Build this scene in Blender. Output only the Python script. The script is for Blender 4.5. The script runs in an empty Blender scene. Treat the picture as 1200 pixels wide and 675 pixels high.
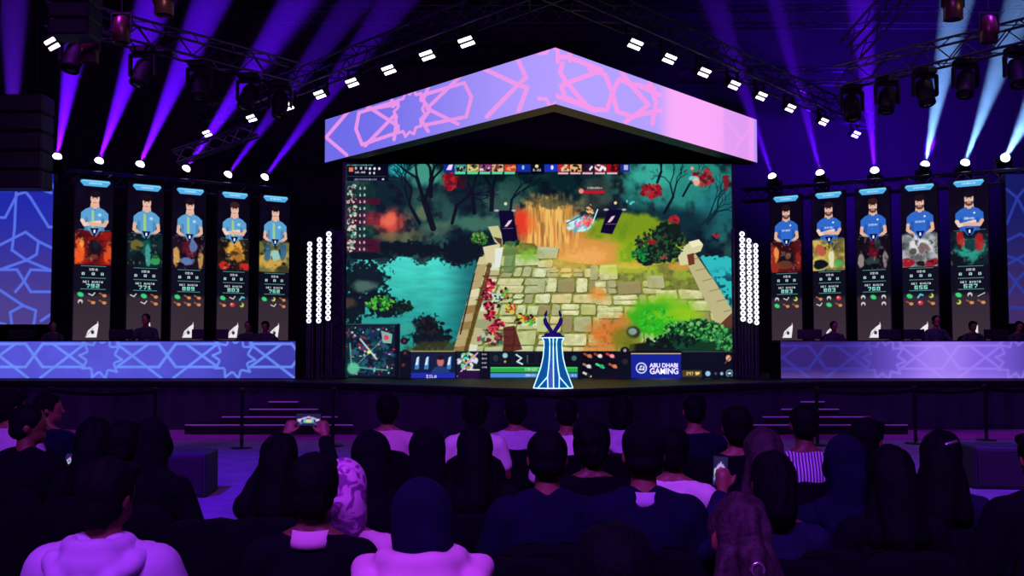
import bpy, math, random
import numpy as np
from mathutils import Vector, Matrix, Euler
random.seed(7)
RNG = np.random.default_rng(11)
PI = math.pi
SC = bpy.context.scene
COL = SC.collection

# ------------------------------------------------------------------ camera
FPX = 35.0 / 36.0 * 1200
PITCH = math.atan((400 - 337.5) / FPX)
CAM_Z = 1.7
CT, ST = math.cos(PITCH), math.sin(PITCH)
cd = bpy.data.cameras.new('camera'); cd.lens = 35; cd.sensor_width = 36; cd.clip_end = 200; cd.clip_start = 0.05
cam = bpy.data.objects.new('camera', cd); COL.objects.link(cam)
cam.location = (0, 0, CAM_Z); cam.rotation_euler = (PI/2 + PITCH, 0, 0)
SC.camera = cam

def P(px, py, Y):
    """the place in the hall seen at a photo pixel, at distance Y in front of the camera"""
    xc = (px - 600) / FPX; yc = (337.5 - py) / FPX
    d = Vector((xc, CT - yc*ST, ST + yc*CT)); t = Y / d.y
    return Vector((d.x*t, Y, CAM_Z + d.z*t))
def PZ(px, py, z):
    xc = (px - 600) / FPX; yc = (337.5 - py) / FPX
    d = Vector((xc, CT - yc*ST, ST + yc*CT)); t = (z - CAM_Z) / d.z
    return Vector((d.x*t, d.y*t, z))
def proj(X, Y, Z):
    dz = Z - CAM_Z
    f = Y*CT + dz*ST; u = -Y*ST + dz*CT
    return 600 + X/f*FPX, 337.5 - u/f*FPX

# ------------------------------------------------------------------ colour + materials
def lin(c):
    c = np.asarray(c, dtype=float)/255.0
    return np.where(c <= 0.04045, c/12.92, ((c+0.055)/1.055)**2.4)
MATS = {}
def mat(name, rgb=(128,128,128), rough=0.6, metal=0.0, vary=0.12, scale=12.0, bump=0.0, emit=None, estr=0.0, spec=None, sample=False):
    if name in MATS: return MATS[name]
    m = bpy.data.materials.new(name); m.use_nodes = True
    nt = m.node_tree; b = nt.nodes['Principled BSDF']
    c = lin(rgb)
    tc = nt.nodes.new('ShaderNodeTexCoord'); no = nt.nodes.new('ShaderNodeTexNoise')
    no.inputs['Scale'].default_value = scale; no.inputs['Detail'].default_value = 4
    nt.links.new(tc.outputs['Object'], no.inputs['Vector'])
    cr = nt.nodes.new('ShaderNodeValToRGB')
    cr.color_ramp.elements[0].position = 0.3; cr.color_ramp.elements[1].position = 0.7
    cr.color_ramp.elements[0].color = (*(c*(1-vary)), 1); cr.color_ramp.elements[1].color = (*np.minimum(c*(1+vary), 1), 1)
    nt.links.new(no.outputs['Fac'], cr.inputs['Fac']); nt.links.new(cr.outputs['Color'], b.inputs['Base Color'])
    b.inputs['Roughness'].default_value = rough; b.inputs['Metallic'].default_value = metal
    if spec is not None: b.inputs['Specular IOR Level'].default_value = spec
    if bump > 0:
        bp = nt.nodes.new('ShaderNodeBump'); bp.inputs['Strength'].default_value = bump; bp.inputs['Distance'].default_value = 0.02
        nt.links.new(no.outputs['Fac'], bp.inputs['Height']); nt.links.new(bp.outputs['Normal'], b.inputs['Normal'])
    if emit is not None:
        b.inputs['Emission Color'].default_value = (*lin(emit), 1); b.inputs['Emission Strength'].default_value = estr
        if not sample: m.cycles.emission_sampling = 'NONE'
    MATS[name] = m
    return m
def picture_material():
    m = bpy.data.materials.new('led_picture'); m.use_nodes = True
    nt = m.node_tree; b = nt.nodes['Principled BSDF']
    b.inputs['Base Color'].default_value = (0.006, 0.006, 0.007, 1); b.inputs['Roughness'].default_value = 0.6; b.inputs['Specular IOR Level'].default_value = 0.15
    a = nt.nodes.new('ShaderNodeAttribute'); a.attribute_name = 'picture'
    nt.links.new(a.outputs['Color'], b.inputs['Emission Color']); b.inputs['Emission Strength'].default_value = 1.0
    m.cycles.emission_sampling = 'NONE'
    return m
M_PIC = picture_material()
def stripes_material(name, c1, c2, scale):
    m = mat(name, c1, 0.8)
    nt = m.node_tree; b = nt.nodes['Principled BSDF']
    tc = nt.nodes.new('ShaderNodeTexCoord'); w = nt.nodes.new('ShaderNodeTexWave')
    w.inputs['Scale'].default_value = scale; w.bands_direction = 'X'
    nt.links.new(tc.outputs['Object'], w.inputs['Vector'])
    cr = nt.nodes.new('ShaderNodeValToRGB'); cr.color_ramp.interpolation = 'CONSTANT'
    cr.color_ramp.elements[0].color = (*lin(c2), 1); cr.color_ramp.elements[1].color = (*lin(c1), 1); cr.color_ramp.elements[1].position = 0.42
    nt.links.new(w.outputs['Fac'], cr.inputs['Fac']); nt.links.new(cr.outputs['Color'], b.inputs['Base Color'])
    return m
def patches_material(name, c1, c2, scale):
    m = mat(name, c1, 0.8)
    nt = m.node_tree; b = nt.nodes['Principled BSDF']
    tc = nt.nodes.new('ShaderNodeTexCoord'); w = nt.nodes.new('ShaderNodeTexNoise')
    w.inputs['Scale'].default_value = scale; w.inputs['Detail'].default_value = 1; w.inputs['Distortion'].default_value = 1.5
    nt.links.new(tc.outputs['Object'], w.inputs['Vector'])
    cr = nt.nodes.new('ShaderNodeValToRGB')
    cr.color_ramp.elements[0].position = 0.44; cr.color_ramp.elements[1].position = 0.55
    cr.color_ramp.elements[0].color = (*lin(c2), 1); cr.color_ramp.elements[1].color = (*lin(c1), 1)
    nt.links.new(w.outputs['Fac'], cr.inputs['Fac']); nt.links.new(cr.outputs['Color'], b.inputs['Base Color'])
    return m

# ------------------------------------------------------------------ object helpers
def tag(o, label=None, cat=None, group=None, kind=None):
    if label: o['label'] = label
    if cat: o['category'] = cat
    if group: o['group'] = group
    if kind: o['kind'] = kind
    return o
def empty(name, loc=(0,0,0), rz=0.0):
    o = bpy.data.objects.new(name, None); COL.objects.link(o)
    o.location = loc; o.rotation_euler = (0, 0, rz); o.empty_display_size = 0.2
    return o
def link(name, mesh, parent=None, loc=(0,0,0), rot=(0,0,0)):
    o = bpy.data.objects.new(name, mesh); COL.objects.link(o)
    o.location = loc; o.rotation_euler = rot
    if parent is not None: o.parent = parent
    return o
KIDS = {}
def kids(o): return [c for c in COL.objects if c.parent == o]
def copy_tree(o, parent=None, cache=None):
    c = o.copy(); COL.objects.link(c)
    c.parent = parent
    for ch in kids(o): copy_tree(ch, c)
    return c

class MB:
    def __init__(s): s.v = []; s.f = []
    def add(s, vs, fs):
        n = len(s.v); s.v += [tuple(v) for v in vs]; s.f += [tuple(i+n for i in f) for f in fs]; return s
    def box(s, c, size, rot=None):
        hx, hy, hz = size[0]/2, size[1]/2, size[2]/2
        vs = [Vector((x,y,z)) for x in (-hx,hx) for y in (-hy,hy) for z in (-hz,hz)]
        if rot is not None: vs = [rot @ v for v in vs]
        c = Vector(c)
        return s.add([v+c for v in vs], [(0,1,3,2),(4,6,7,5),(0,4,5,1),(2,3,7,6),(0,2,6,4),(1,5,7,3)])
    def bbox(s, c, size, b=0.02, rot=None):
        """box with chamfered edges"""
        hx, hy, hz = size[0]/2, size[1]/2, size[2]/2; b = min(b, hx*.9, hy*.9, hz*.9)
        ring = [(hx-b,hy),(hx,hy-b),(hx,-hy+b),(hx-b,-hy),(-hx+b,-hy),(-hx,-hy+b),(-hx,hy-b),(-hx+b,hy)]
        k = [(1-b/hx, 1-b/hy)]
        vs = []
        for z, q in ((-hz, 1), (-hz+b, 0), (hz-b, 0), (hz, 1)):
            for x, y in ring:
                if q: x *= (hx-b)/hx; y *= (hy-b)/hy
                vs.append(Vector((x,y,z)))
        if rot is not None: vs = [rot @ v for v in vs]
        c = Vector(c); fs = [tuple(range(8))]
        for r in range(3):
            for i in range(8):
                j = (i+1) % 8; fs.append((r*8+i, r*8+8+i, r*8+8+j, r*8+j))
        fs.append(tuple(reversed(range(24, 32))))
        return s.add([v+c for v in vs], fs)
    def rings(s, rings, cap=True, closed=True):
        n = len(rings[0]); vs = [p for r in rings for p in r]; fs = []
        for k in range(len(rings)-1):
            for i in range(n if closed else n-1):
                j = (i+1) % n; fs.append((k*n+i, k*n+j, (k+1)*n+j, (k+1)*n+i))
        if cap: fs.append(tuple(reversed(range(n)))); fs.append(tuple((len(rings)-1)*n+i for i in range(n)))
        return s.add(vs, fs)
    def cyl(s, p0, p1, r0, r1=None, n=12):
        r1 = r0 if r1 is None else r1; p0, p1 = Vector(p0), Vector(p1)
        q = (p1-p0).to_track_quat('Z', 'Y')
        rr = []
        for p, r in ((p0, r0), (p1, r1)):
            rr.append([p + q @ Vector((r*math.cos(a), r*math.sin(a), 0)) for a in (2*PI*i/n for i in range(n))])
        return s.rings(rr)
    def tube(s, pts, r, n=8):
        pts = [Vector(p) for p in pts]; rr = []
        rs = r if isinstance(r, (list, tuple)) else [r]*len(pts)
        for i, p in enumerate(pts):
            d = (pts[min(i+1, len(pts)-1)] - pts[max(i-1, 0)])
            if d.length < 1e-6: d = Vector((0,0,1))
            q = d.to_track_quat('Z', 'Y')
            rr.append([p + q @ Vector((rs[i]*math.cos(a), rs[i]*math.sin(a), 0)) for a in (2*PI*k/n for k in range(n))])
        return s.rings(rr)
    def sph(s, c, r, n=14, m=9, rot=None):
        """ellipsoid"""
        c = Vector(c); r = Vector(r) if hasattr(r, '__len__') else Vector((r,r,r))
        rr = []
        for j in range(m):
            t = PI*(j+0.35)/(m-1+0.7)
            row = []
            for i in range(n):
                a = 2*PI*i/n
                v = Vector((r.x*math.sin(t)*math.cos(a), r.y*math.sin(t)*math.sin(a), -r.z*math.cos(t)))
                if rot is not None: v = rot @ v
                row.append(c+v)
            rr.append(row)
        return s.rings(rr)
    def cap(s, p0, p1, r0, r1, n=14, m=5):
        """tapered capsule"""
        p0, p1 = Vector(p0), Vector(p1); q = (p1-p0).to_track_quat('Z', 'Y'); rr = []
        for j in range(m):
            t = PI/2*(1-(j+0.15)/(m-1+0.15)); rr.append((p0 + q @ Vector((0,0,-r0*math.sin(t))), r0*math.cos(t)))
        for j in range(m):
            t = PI/2*j/(m-1+0.15); rr.append((p1 + q @ Vector((0,0,r1*math.sin(t))), r1*math.cos(t)))
        return s.rings([[c + q @ Vector((r*math.cos(a), r*math.sin(a), 0)) for a in (2*PI*i/n for i in range(n))] for c, r in rr])
    def lathe(s, prof, n=24, c=(0,0,0)):
        c = Vector(c)
        return s.rings([[c + Vector((r*math.cos(2*PI*i/n), r*math.sin(2*PI*i/n), z)) for i in range(n)] for r, z in prof])
    def torus(s, c, R, r, axis='Y', n=20, m=8):
        rr = []
        for i in range(n+1):
            a = 2*PI*i/n
            row = []
            for k in range(m):
                b = 2*PI*k/m; x = (R+r*math.cos(b))*math.cos(a); y = (R+r*math.cos(b))*math.sin(a); z = r*math.sin(b)
                v = {'Z': (x,y,z), 'Y': (x,z,y), 'X': (z,x,y)}[axis]
                row.append(Vector(c)+Vector(v))
            rr.append(row)
        return s.rings(rr, cap=False)
    def prism(s, poly, z0, z1):
        n = len(poly)
        vs = [(x,y,z0) for x,y in poly] + [(x,y,z1) for x,y in poly]
        fs = [tuple(reversed(range(n))), tuple(range(n, 2*n))] + [(i, (i+1)%n, n+(i+1)%n, n+i) for i in range(n)]
        return s.add(vs, fs)
    def mesh(s, name, m=None, smooth=False):
        me = bpy.data.meshes.new(name); me.from_pydata([tuple(v) for v in s.v], [], s.f); me.update()
        if m is not None: me.materials.append(m)
        if smooth: me.polygons.foreach_set('use_smooth', [True]*len(me.polygons))
        return me
    def build(s, name, m, parent=None, loc=(0,0,0), rot=(0,0,0), smooth=False):
        return link(name, s.mesh(name, m, smooth), parent, loc, rot)
def one(name, mb, m, label, cat, loc=(0,0,0), rot=(0,0,0), group=None, smooth=False):
    return tag(mb.build(name, m, None, loc, rot, smooth), label, cat, group)
def structure(name, mb, m, smooth=False):
    o = mb.build(name, m, smooth=smooth); o['kind'] = 'structure'; return o
# ------------------------------------------------------------------ pictures shown on the LED walls (drawn in code, vertex by vertex)
FONT = {'A':'010101111101101','B':'110101110101110','C':'011100100100011','D':'110101101101110','E':'111100110100111','G':'011100101101011',
'H':'101101111101101','I':'111010010010111','K':'101101110101101','L':'100100100100111','M':'101111111101101','N':'110101101101101','O':'010101101101010',
'R':'110101110101101','S':'011100010001110','T':'111010010010010','U':'101101101101111','W':'101101111111101','0':'111101101101111','1':'010110010010111',
'2':'111001111100111','3':'111001011001111','4':'101101111001001','5':'111100111001111','6':'111100111101111','7':'111001001010010','8':'111101111101111',
'9':'111101111001111',' ':'000000000000000','.':'000000000000010','+':'000010111010000'}
def vnoise(X, Y, scale, seed=0, octaves=3):
    out = np.zeros_like(X); amp = 1.0; tot = 0.0
    r = np.random.default_rng(seed)
    tab = r.random((64, 64))
    for o in range(octaves):
        x = X/scale*(2**o) + 7.3*o; y = Y/scale*(2**o) + 3.1*o
        xi = np.floor(x).astype(int); yi = np.floor(y).astype(int); fx = x-xi; fy = y-yi
        fx = fx*fx*(3-2*fx); fy = fy*fy*(3-2*fy)
        g = lambda a, b: tab[a % 64, b % 64]
        v = (g(xi,yi)*(1-fx)+g(xi+1,yi)*fx)*(1-fy) + (g(xi,yi+1)*(1-fx)+g(xi+1,yi+1)*fx)*fy
        out += v*amp; tot += amp; amp *= 0.5
    return out/tot
def sstep(a, b, x):
    t = np.clip((x-a)/(b-a), 0, 1); return t*t*(3-2*t)
class Pic:
    def __init__(s, X, Y, base=(0,0,0)):
        s.X = X; s.Y = Y; s.c = np.zeros(X.shape + (3,)); s.c[...] = np.array(base, float)
        s.px = max(abs(X[0,1]-X[0,0]), 1e-3)
    def put(s, m, col, a=1.0):
        m = np.clip(m*a, 0, 1)[..., None]; col = np.asarray(col, float)
        s.c[...] = s.c*(1-m) + col*m; return s
    def win(s, x0, y0, x1, y1):
        """index window holding a box, to paint small marks quickly"""
        X, Y = s.X, s.Y
        cols = np.where((X.max(0) >= x0) & (X.min(0) <= x1))[0]; rows = np.where((Y.max(1) >= y0) & (Y.min(1) <= y1))[0]
        if len(cols) == 0 or len(rows) == 0: return None
        return slice(rows[0], rows[-1]+1), slice(cols[0], cols[-1]+1)
    def _sub(s, w, m, col, a):
        m = np.clip(m*a, 0, 1)[..., None]; s.c[w] = s.c[w]*(1-m) + np.asarray(col, float)*m
    def poly(s, pts, col, a=1.0):
        xs = [p[0] for p in pts]; ys = [p[1] for p in pts]
        w = s.win(min(xs)-1, min(ys)-1, max(xs)+1, max(ys)+1)
        if w is None: return s
        acc = 0; e = s.px*0.25
        for dx, dy in ((e,e),(-e,e),(e,-e),(-e,-e)):
            X = s.X[w]+dx; Y = s.Y[w]+dy; ins = np.zeros(X.shape, bool); n = len(pts)
            for i in range(n):
                x0, y0 = pts[i]; x1, y1 = pts[(i+1) % n]
                if y0 == y1: continue
                ins ^= ((y0 > Y) != (y1 > Y)) & (X < (x1-x0)*(Y-y0)/(y1-y0)+x0)
            acc = acc + ins
        s._sub(w, acc/4.0, col, a); return s
    def rect(s, x0, y0, x1, y1, col, a=1.0): return s.poly([(x0,y0),(x1,y0),(x1,y1),(x0,y1)], col, a)
    def ell(s, cx, cy, rx, ry, col, a=1.0, soft=0.25, rot=0.0):
        R = max(rx, ry)*(1+soft)+1
        w = s.win(cx-R, cy-R, cx+R, cy+R)
        if w is None: return s
        X = s.X[w]-cx; Y = s.Y[w]-cy
        if rot: X, Y = X*math.cos(rot)+Y*math.sin(rot), -X*math.sin(rot)+Y*math.cos(rot)
        d = np.sqrt((X/rx)**2 + (Y/ry)**2)
        s._sub(w, 1-sstep(1-soft, 1+soft, d), col, a); return s
    def line(s, pts, wd, col, a=1.0):
        for (x0,y0),(x1,y1) in zip(pts[:-1], pts[1:]):
            w = s.win(min(x0,x1)-wd-1, min(y0,y1)-wd-1, max(x0,x1)+wd+1, max(y0,y1)+wd+1)
            if w is None: continue
            X = s.X[w]; Y = s.Y[w]; dx, dy = x1-x0, y1-y0; L2 = dx*dx+dy*dy+1e-9
            t = np.clip(((X-x0)*dx+(Y-y0)*dy)/L2, 0, 1); d = np.hypot(X-x0-t*dx, Y-y0-t*dy)
            e = s.px*0.6
            s._sub(w, 1-sstep(wd/2-e, wd/2+e, d), col, a)
        return s
    def blobs(s, cx, cy, rx, ry, cols, n, size, seed, a=1.0, asp=1.6):
        r = random.Random(seed)
        for _ in range(n):
            an = r.uniform(0, 2*PI); q = math.sqrt(r.random())
            x = cx+rx*q*math.cos(an); y = cy+ry*q*math.sin(an); z = size*r.uniform(.5, 1.3)
            s.ell(x, y, z*asp**.5, z/asp**.5, r.choice(cols), a, .35, r.uniform(0, PI))
        return s
    def text(s, x, y, w, h, t, col, a=1.0):
        cw = w/(len(t)*4-1)
        for k, ch in enumerate(t):
            g = FONT.get(ch, FONT['0'])
            for i in range(15):
                if g[i] == '1':
                    xx = x+(k*4+i%3)*cw; yy = y+(i//3)*h/5
                    s.rect(xx, yy, xx+cw*1.05, yy+h/5*1.05, col, a)
        return s
    def scrawl(s, x, y, w, h, col, seed=0, a=.9):
        """a line of writing too small to read"""
        r = random.Random(seed); xx = x
        while xx < x+w:
            q = r.uniform(.8, 2.2); s.rect(xx, y+r.uniform(0,.2)*h, min(xx+q, x+w), y+h, col, a*r.uniform(.6, 1)); xx += q+r.uniform(.2,.6)
        return s
def led_mesh(name, corner, du, dv, nu, nv, painter, parent=None, px=None, base=(0,0,0)):
    """flat LED surface from its top-left corner; du to its right edge, dv down to its bottom edge; painter draws on a Pic"""
    corner, du, dv = Vector(corner), Vector(du), Vector(dv)
    u, v = np.meshgrid(np.linspace(0,1,nu), np.linspace(0,1,nv))
    V = np.stack([corner[k] + du[k]*u + dv[k]*v for k in range(3)], -1)
    return grid_mesh(name, V, px(V, u, v) if px else (u, v), painter, parent, base)
def grid_mesh(name, V, XY, painter, parent, base=(0,0,0)):
    nv, nu = V.shape[:2]
    pic = Pic(np.asarray(XY[0], float), np.asarray(XY[1], float), base); painter(pic)
    c = np.clip(pic.c, 0, 255)
    me = bpy.data.meshes.new(name)
    n = nu*nv; i = np.arange(n).reshape(nv, nu)
    f = np.stack([i[1:,:-1], i[1:,1:], i[:-1,1:], i[:-1,:-1]], -1).reshape(-1, 4)
    me.vertices.add(n); me.vertices.foreach_set('co', V.reshape(-1).astype(np.float32))
    me.loops.add(f.size); me.loops.foreach_set('vertex_index', f.reshape(-1).astype(np.int32))
    me.polygons.add(len(f)); me.polygons.foreach_set('loop_start', np.arange(0, f.size, 4, dtype=np.int32))
    me.update(calc_edges=True); me.validate()
    at = me.color_attributes.new('picture', 'FLOAT_COLOR', 'POINT')
    at.data.foreach_set('color', np.concatenate([lin(c), np.ones((nv,nu,1))], -1).reshape(-1).astype(np.float32))
    me.materials.append(M_PIC)
    return link(name, me, parent)
def photo_px(V, u, v): return proj(V[...,0], V[...,1], V[...,2])

# the big game picture, drawn in the coordinates of the photograph
def paint_game(p):
    X, Y = p.X, p.Y
    n1 = vnoise(X, Y, 26, 1, 4); n2 = vnoise(X, Y, 9, 2, 3); n3 = vnoise(X, Y, 3.5, 3, 2)
    p.put(np.ones_like(X), (8,34,42)); p.put(sstep(.42,.75,n1), (50,96,84), .7); p.put(sstep(.45,.75,n2), (8,16,26), .75)
    # bright clearings
    for cx, cy, rx, ry, col, a in ((468,198,17,9,(34,170,176),1),(500,203,24,16,(70,160,140),.9),(795,214,75,40,(40,150,138),.85),(765,205,26,18,(60,176,156),.8),(840,245,30,40,(30,120,126),.7),
            (497,250,10,9,(96,112,84),.9),(515,268,22,9,(80,110,90),.7),(560,262,36,10,(70,122,100),.8),(585,238,22,15,(50,92,80),.8),(600,222,20,14,(40,86,76),.8),(700,218,24,10,(60,70,66),.6),(700,236,22,14,(70,70,54),.5)):
        p.put((1-sstep(.5,1.15,np.hypot((X-cx)/rx,(Y-cy)/ry)+(n2-.5)*.8)), col, a)
    p.put((1-sstep(.4,1.1,np.hypot((X-780)/70,(Y-262)/22)+(n2-.5)*.5)), (10,44,54), .9)
    # left rust cloud
    p.put((1-sstep(.3,1.1,np.hypot((X-458)/30,(Y-262)/20)+(n2-.5)*.9)), (206,70,58), .95)
    p.put((1-sstep(.2,1.0,np.hypot((X-456)/14,(Y-258)/12)+(n2-.5)*.7)), (244,120,92), .7)
    p.put((1-sstep(.4,1.1,np.hypot((X-470)/40,(Y-278)/9)+(n2-.5)*.8)), (112,108,74), .7)
    # bare trees
    def tree(x, y, h, lean, seed, w=5, col=(7,16,24)):
        r = random.Random(seed)
        def br(x, y, a, L, w, d):
            x2 = x+L*math.sin(a); y2 = y-L*math.cos(a); p.line([(x,y),(x2,y2)], w, col, .95)
            if d:
                for _ in range(2 if d > 1 else 3): br(x2, y2, a+r.uniform(-.75,.75), L*r.uniform(.6,.85), w*.62, d-1)
        br(x, y, lean, h, w, 5)
    tree(508,268,34,-.32,2,7); tree(505,230,20,.0,9,5); tree(556,250,26,-.1,4,4.5); tree(576,246,24,.05,5,5); tree(598,250,16,.1,6,3); tree(492,262,26,-.5,22,4); tree(530,262,22,.25,23,4); tree(478,240,18,-.3,24,2.5,(10,40,46))
    tree(778,250,22,.5,7,3); tree(770,214,14,.35,8,3); tree(815,270,20,.8,12,3,(8,40,46)); tree(828,262,18,.7,14,3,(8,40,46)); tree(800,230,16,.5,15,2.5)
    p.blobs(528,212,9,10,[(150,20,28),(110,14,22),(180,34,36)],60,2,1); p.blobs(541,214,6,8,[(60,14,24),(30,20,28)],20,2,2)
    p.blobs(763,224,12,8,[(150,22,30),(110,16,24),(176,40,40)],60,2.2,3); p.blobs(824,208,12,10,[(140,24,32),(104,18,26),(168,50,46)],60,2.2,4); p.blobs(851,213,4,9,[(120,24,30)],12,2,5)
    # water, lower left
    edge = 306 + 4*np.sin(X/7.0) + (n3-.5)*14
    w = sstep(-1.5, 1.5, Y-edge)*(1-sstep(-2,2,X-(560-(Y-300)*.16)))
    g = sstep(300, 400, Y)[...,None]
    wc = np.array((70,214,200))*(1-g)+np.array((34,150,144))*g
    dk = sstep(512, 558, X)[...,None]*.7
    wc = wc*(1-dk)+np.array((8,66,76))*dk
    wc = wc*(0.9+.2*vnoise(X*.5, Y*2, 8, 5, 2))[...,None]
    p.c[...] = p.c*(1-w[...,None])+wc*w[...,None]
    # dark shore and bushes
    for cx, cy, rx, ry in ((480,292,45,9),(540,296,28,16),(425,330,34,26),(437,352,28,12),(455,362,26,12),(410,360,24,26),(500,382,18,14),(505,396,28,16),(430,300,20,6)):
        p.put((1-sstep(.75,1.02,np.hypot((X-cx)/rx,(Y-cy)/ry)+(n3-.5)*.9)), (6,20,26), .96)
    p.put((1-sstep(.4,1.1,np.hypot((X-428)/18,(Y-336)/9)+(n2-.5)*.5)), (86,120,108), .8)
    p.put((1-sstep(.4,1.1,np.hypot((X-408)/14,(Y-356)/7)+(n2-.5)*.5)), (84,60,44), .8)
    p.blobs(447,356,17,8,[(28,110,32),(60,170,44),(16,60,26),(100,190,60)],110,1.7,21)
    p.blobs(470,360,14,8,[(10,44,24),(8,24,20)],50,1.9,22)
    p.put((1-sstep(.6,1.1,np.hypot((X-478)/12,(Y-385)/9)+(n2-.5)*.3)), (50,160,148), .9)
    p.blobs(505,384,16,10,[(14,16,20),(40,30,28),(16,34,24)],60,2,23)
    p.put((1-sstep(.6,1.1,np.hypot((X-520)/50,(Y-408)/9)+(n3-.5)*.6)), (58,60,22), .8)
    # meadow, right of the path
    m = (1-sstep(.85,1.05,np.hypot((X-735)/66,(Y-287)/38)+(n2-.5)*.25))
    p.put(m, (122,150,18)); p.put(m*sstep(270,300,Y), (150,190,24), .8); p.put(m*(1-sstep(.2,.7,np.hypot((X-706)/22,(Y-287)/10))), (20,160,50), .9)
    p.put(m*sstep(.5,.7,n2), (90,130,20), .4)
    # sandy road going up
    def soft(cx, cy, rx, ry, nz=.5, lo=.55, hi=1.1): return 1-sstep(lo, hi, np.hypot((X-cx)/rx,(Y-cy)/ry)+(n2-.5)*nz)
    p.put(soft(648,282,52,56), (216,138,62)); p.put(soft(690,296,40,22), (222,150,70), .95); p.put(soft(740,314,50,8), (214,150,66), .8)
    p.put(soft(640,250,36,22,.6), (206,150,66), .8); rm = soft(644,264,44,40)
    p.put(rm*sstep(.35,.6,vnoise(X*3.2, Y*.35, 9, 9, 2)), (244,196,104), .85)
    p.put(rm*sstep(.6,.75,vnoise(X*3.5, Y*.3, 9, 19, 2)), (120,80,40), .55)
    p.put((1-sstep(.3,1.1,np.hypot((X-611)/12,(Y-262)/24)+(n2-.5)*.6)), (226,54,30), .95)
    p.put((1-sstep(.3,1.1,np.hypot((X-622)/9,(Y-262)/14))), (244,120,50), .6)
    p.put((1-sstep(.5,1.0,np.hypot((X-650)/36,(Y-238)/8)+(n3-.5)*.9)), (30,50,40), .6)
    # stone causeway
    way = [(558,322),(566,300),(576,290),(604,284),(626,286),(640,300),(668,308),(742,316),(800,306),(830,330),(852,352),(854,382),(854,414),(535,414),(543,380)]
    p.poly(way, (112,118,44)); wm = np.abs(p.c[...,0]-112)+np.abs(p.c[...,1]-118)+np.abs(p.c[...,2]-44) < 3
    wm = wm.astype(float)
    p.put(wm*sstep(.4,.7,n2), (154,180,50), .8); p.put(wm*sstep(.55,.75,n3), (82,90,36), .5)
    r = random.Random(5)
    for xa, xb, ya in ((562,628,284.0),(628,690,289.0),(690,752,281.0),(752,806,286.0)):
     y = ya
     while y < 414:
        h = r.uniform(9, 18) + (y-284)*.03; kk = (y-300); x = (562-kk*.12+r.uniform(0,8)) if xa == 562 else xa+kk*.16*((xa-628)/60.)+r.uniform(-4,4)
        xe = (xb+kk*.16*((xb-628)/60.)) if xb < 800 else 806+kk*.55
        while x < xe:
            wd = r.choice((r.uniform(10,16), r.uniform(18,32)))
            if y > 286 + max(0, (x-622))*.26 and not (636 < x < 700 and y < 306):
                base = np.array(r.choice([(206,208,150),(190,192,120),(214,200,140),(150,138,92),(222,222,170),(176,176,128)]), float)
                if x < 630: base = base*.75+np.array((188,222,190))*.25
                sh = (x-690)*.02; j = lambda: r.uniform(-1.1, 1.1)
                x0, x1, y0, y1 = x+1, x+wd-1, y+1, y+h-1
                if r.random() < .25 and h > 11: 
                    ym = (y0+y1)/2; boxes = [(x0,y0,x1,ym-.6),(x0,ym+.6,x1,y1)]
                else: boxes = [(x0,y0,x1,y1)]
                for a0,b0,a1,b1 in boxes:
                    q = [(a0+1.3+j()*.5,b0+j()),(a1-1.3,b0+j()),(a1+j()*.6,b0+1.4),(a1+sh+j()*.6,b1-1.4),(a1-1.3+sh,b1+j()*.6),(a0+1.3+sh,b1+j()*.6),(a0+sh,b1-1.4),(a0,b0+1.4)]
                    p.poly([(u+.7, v+.9) for u, v in q], (64,66,30), .8); p.poly(q, base); p.poly([(q[0][0]+1,q[0][1]+1),(q[1][0]-1,q[1][1]+1),(q[1][0]-2,q[1][1]+3),(q[0][0]+2,q[0][1]+3)], np.minimum(base*1.1,245), .6)
            x += wd
        y += h
    p.put(wm*sstep(.35,.8,vnoise(X, Y, 5, 31, 2)), (150,150,84), .35)
    for cx, cy, rx, ry, col, a in ((618,300,16,10,(120,180,50),.7),(700,345,14,10,(222,140,50),.8),(665,310,30,18,(240,190,90),.55),(730,316,40,9,(200,210,60),.6),(800,312,26,7,(224,150,60),.7),(690,300,26,12,(250,180,100),.6),
            (712,392,30,24,(214,120,44),.95),(735,375,16,12,(222,124,50),.85),(700,410,24,10,(206,130,54),.8),(780,350,36,8,(170,190,60),.45)):
        p.put((1-sstep(.35,1.1,np.hypot((X-cx)/rx,(Y-cy)/ry)+(n3-.5)*.6)), col, a)
    p.put((1-sstep(.3,1.0,np.hypot((X-712)/22,(Y-392)/24)))*sstep(.55,.7,n3), (150,84,30), .5)
    # left parapet of the bridge
    for k in range(12):
        y0 = 302+k*9.6; xx = 562-k*2.6; c = r.choice([(206,196,150),(180,160,112),(220,214,176),(150,120,70)])
        p.poly([(xx,y0),(xx+11,y0-2),(xx+9,y0+8),(xx-3,y0+9)], c); p.poly([(xx+12,y0-2),(xx+17,y0-1),(xx+14,y0+8),(xx+10,y0+8)], (92,58,26), .9)
        p.poly([(xx+18,y0-4),(xx+27,y0-3),(xx+25,y0+5),(xx+16,y0+6)], r.choice([(214,222,200),(190,180,130),(150,160,120)]))
    p.line([(556,322),(540,392)], 1.6, (40,36,24)); p.line([(574,318),(563,360)], 2, (90,50,24), .8)
    p.poly([(572,266),(584,265),(590,280),(588,290),(580,284)], (196,196,140)); p.poly([(578,278),(588,280),(588,290)], (80,50,40))
    p.poly([(566,290),(586,286),(584,310),(570,308)], (214,206,160)); p.poly([(580,292),(590,290),(586,314),(580,314)], (226,232,220))
    p.blobs(562,280,9,7,[(40,110,30),(80,160,40),(20,70,26),(110,150,70)],60,1.6,41)
    p.blobs(600,282,9,6,[(16,50,24),(30,80,36),(10,24,22)],40,1.7,42)
    p.poly([(592,282),(604,284),(604,320),(590,318)], (90,130,74), .7)
    # right parapet
    p.poly([(800,302),(814,298),(830,322),(858,356),(858,384),(838,380)], (188,180,130)); 
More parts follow.
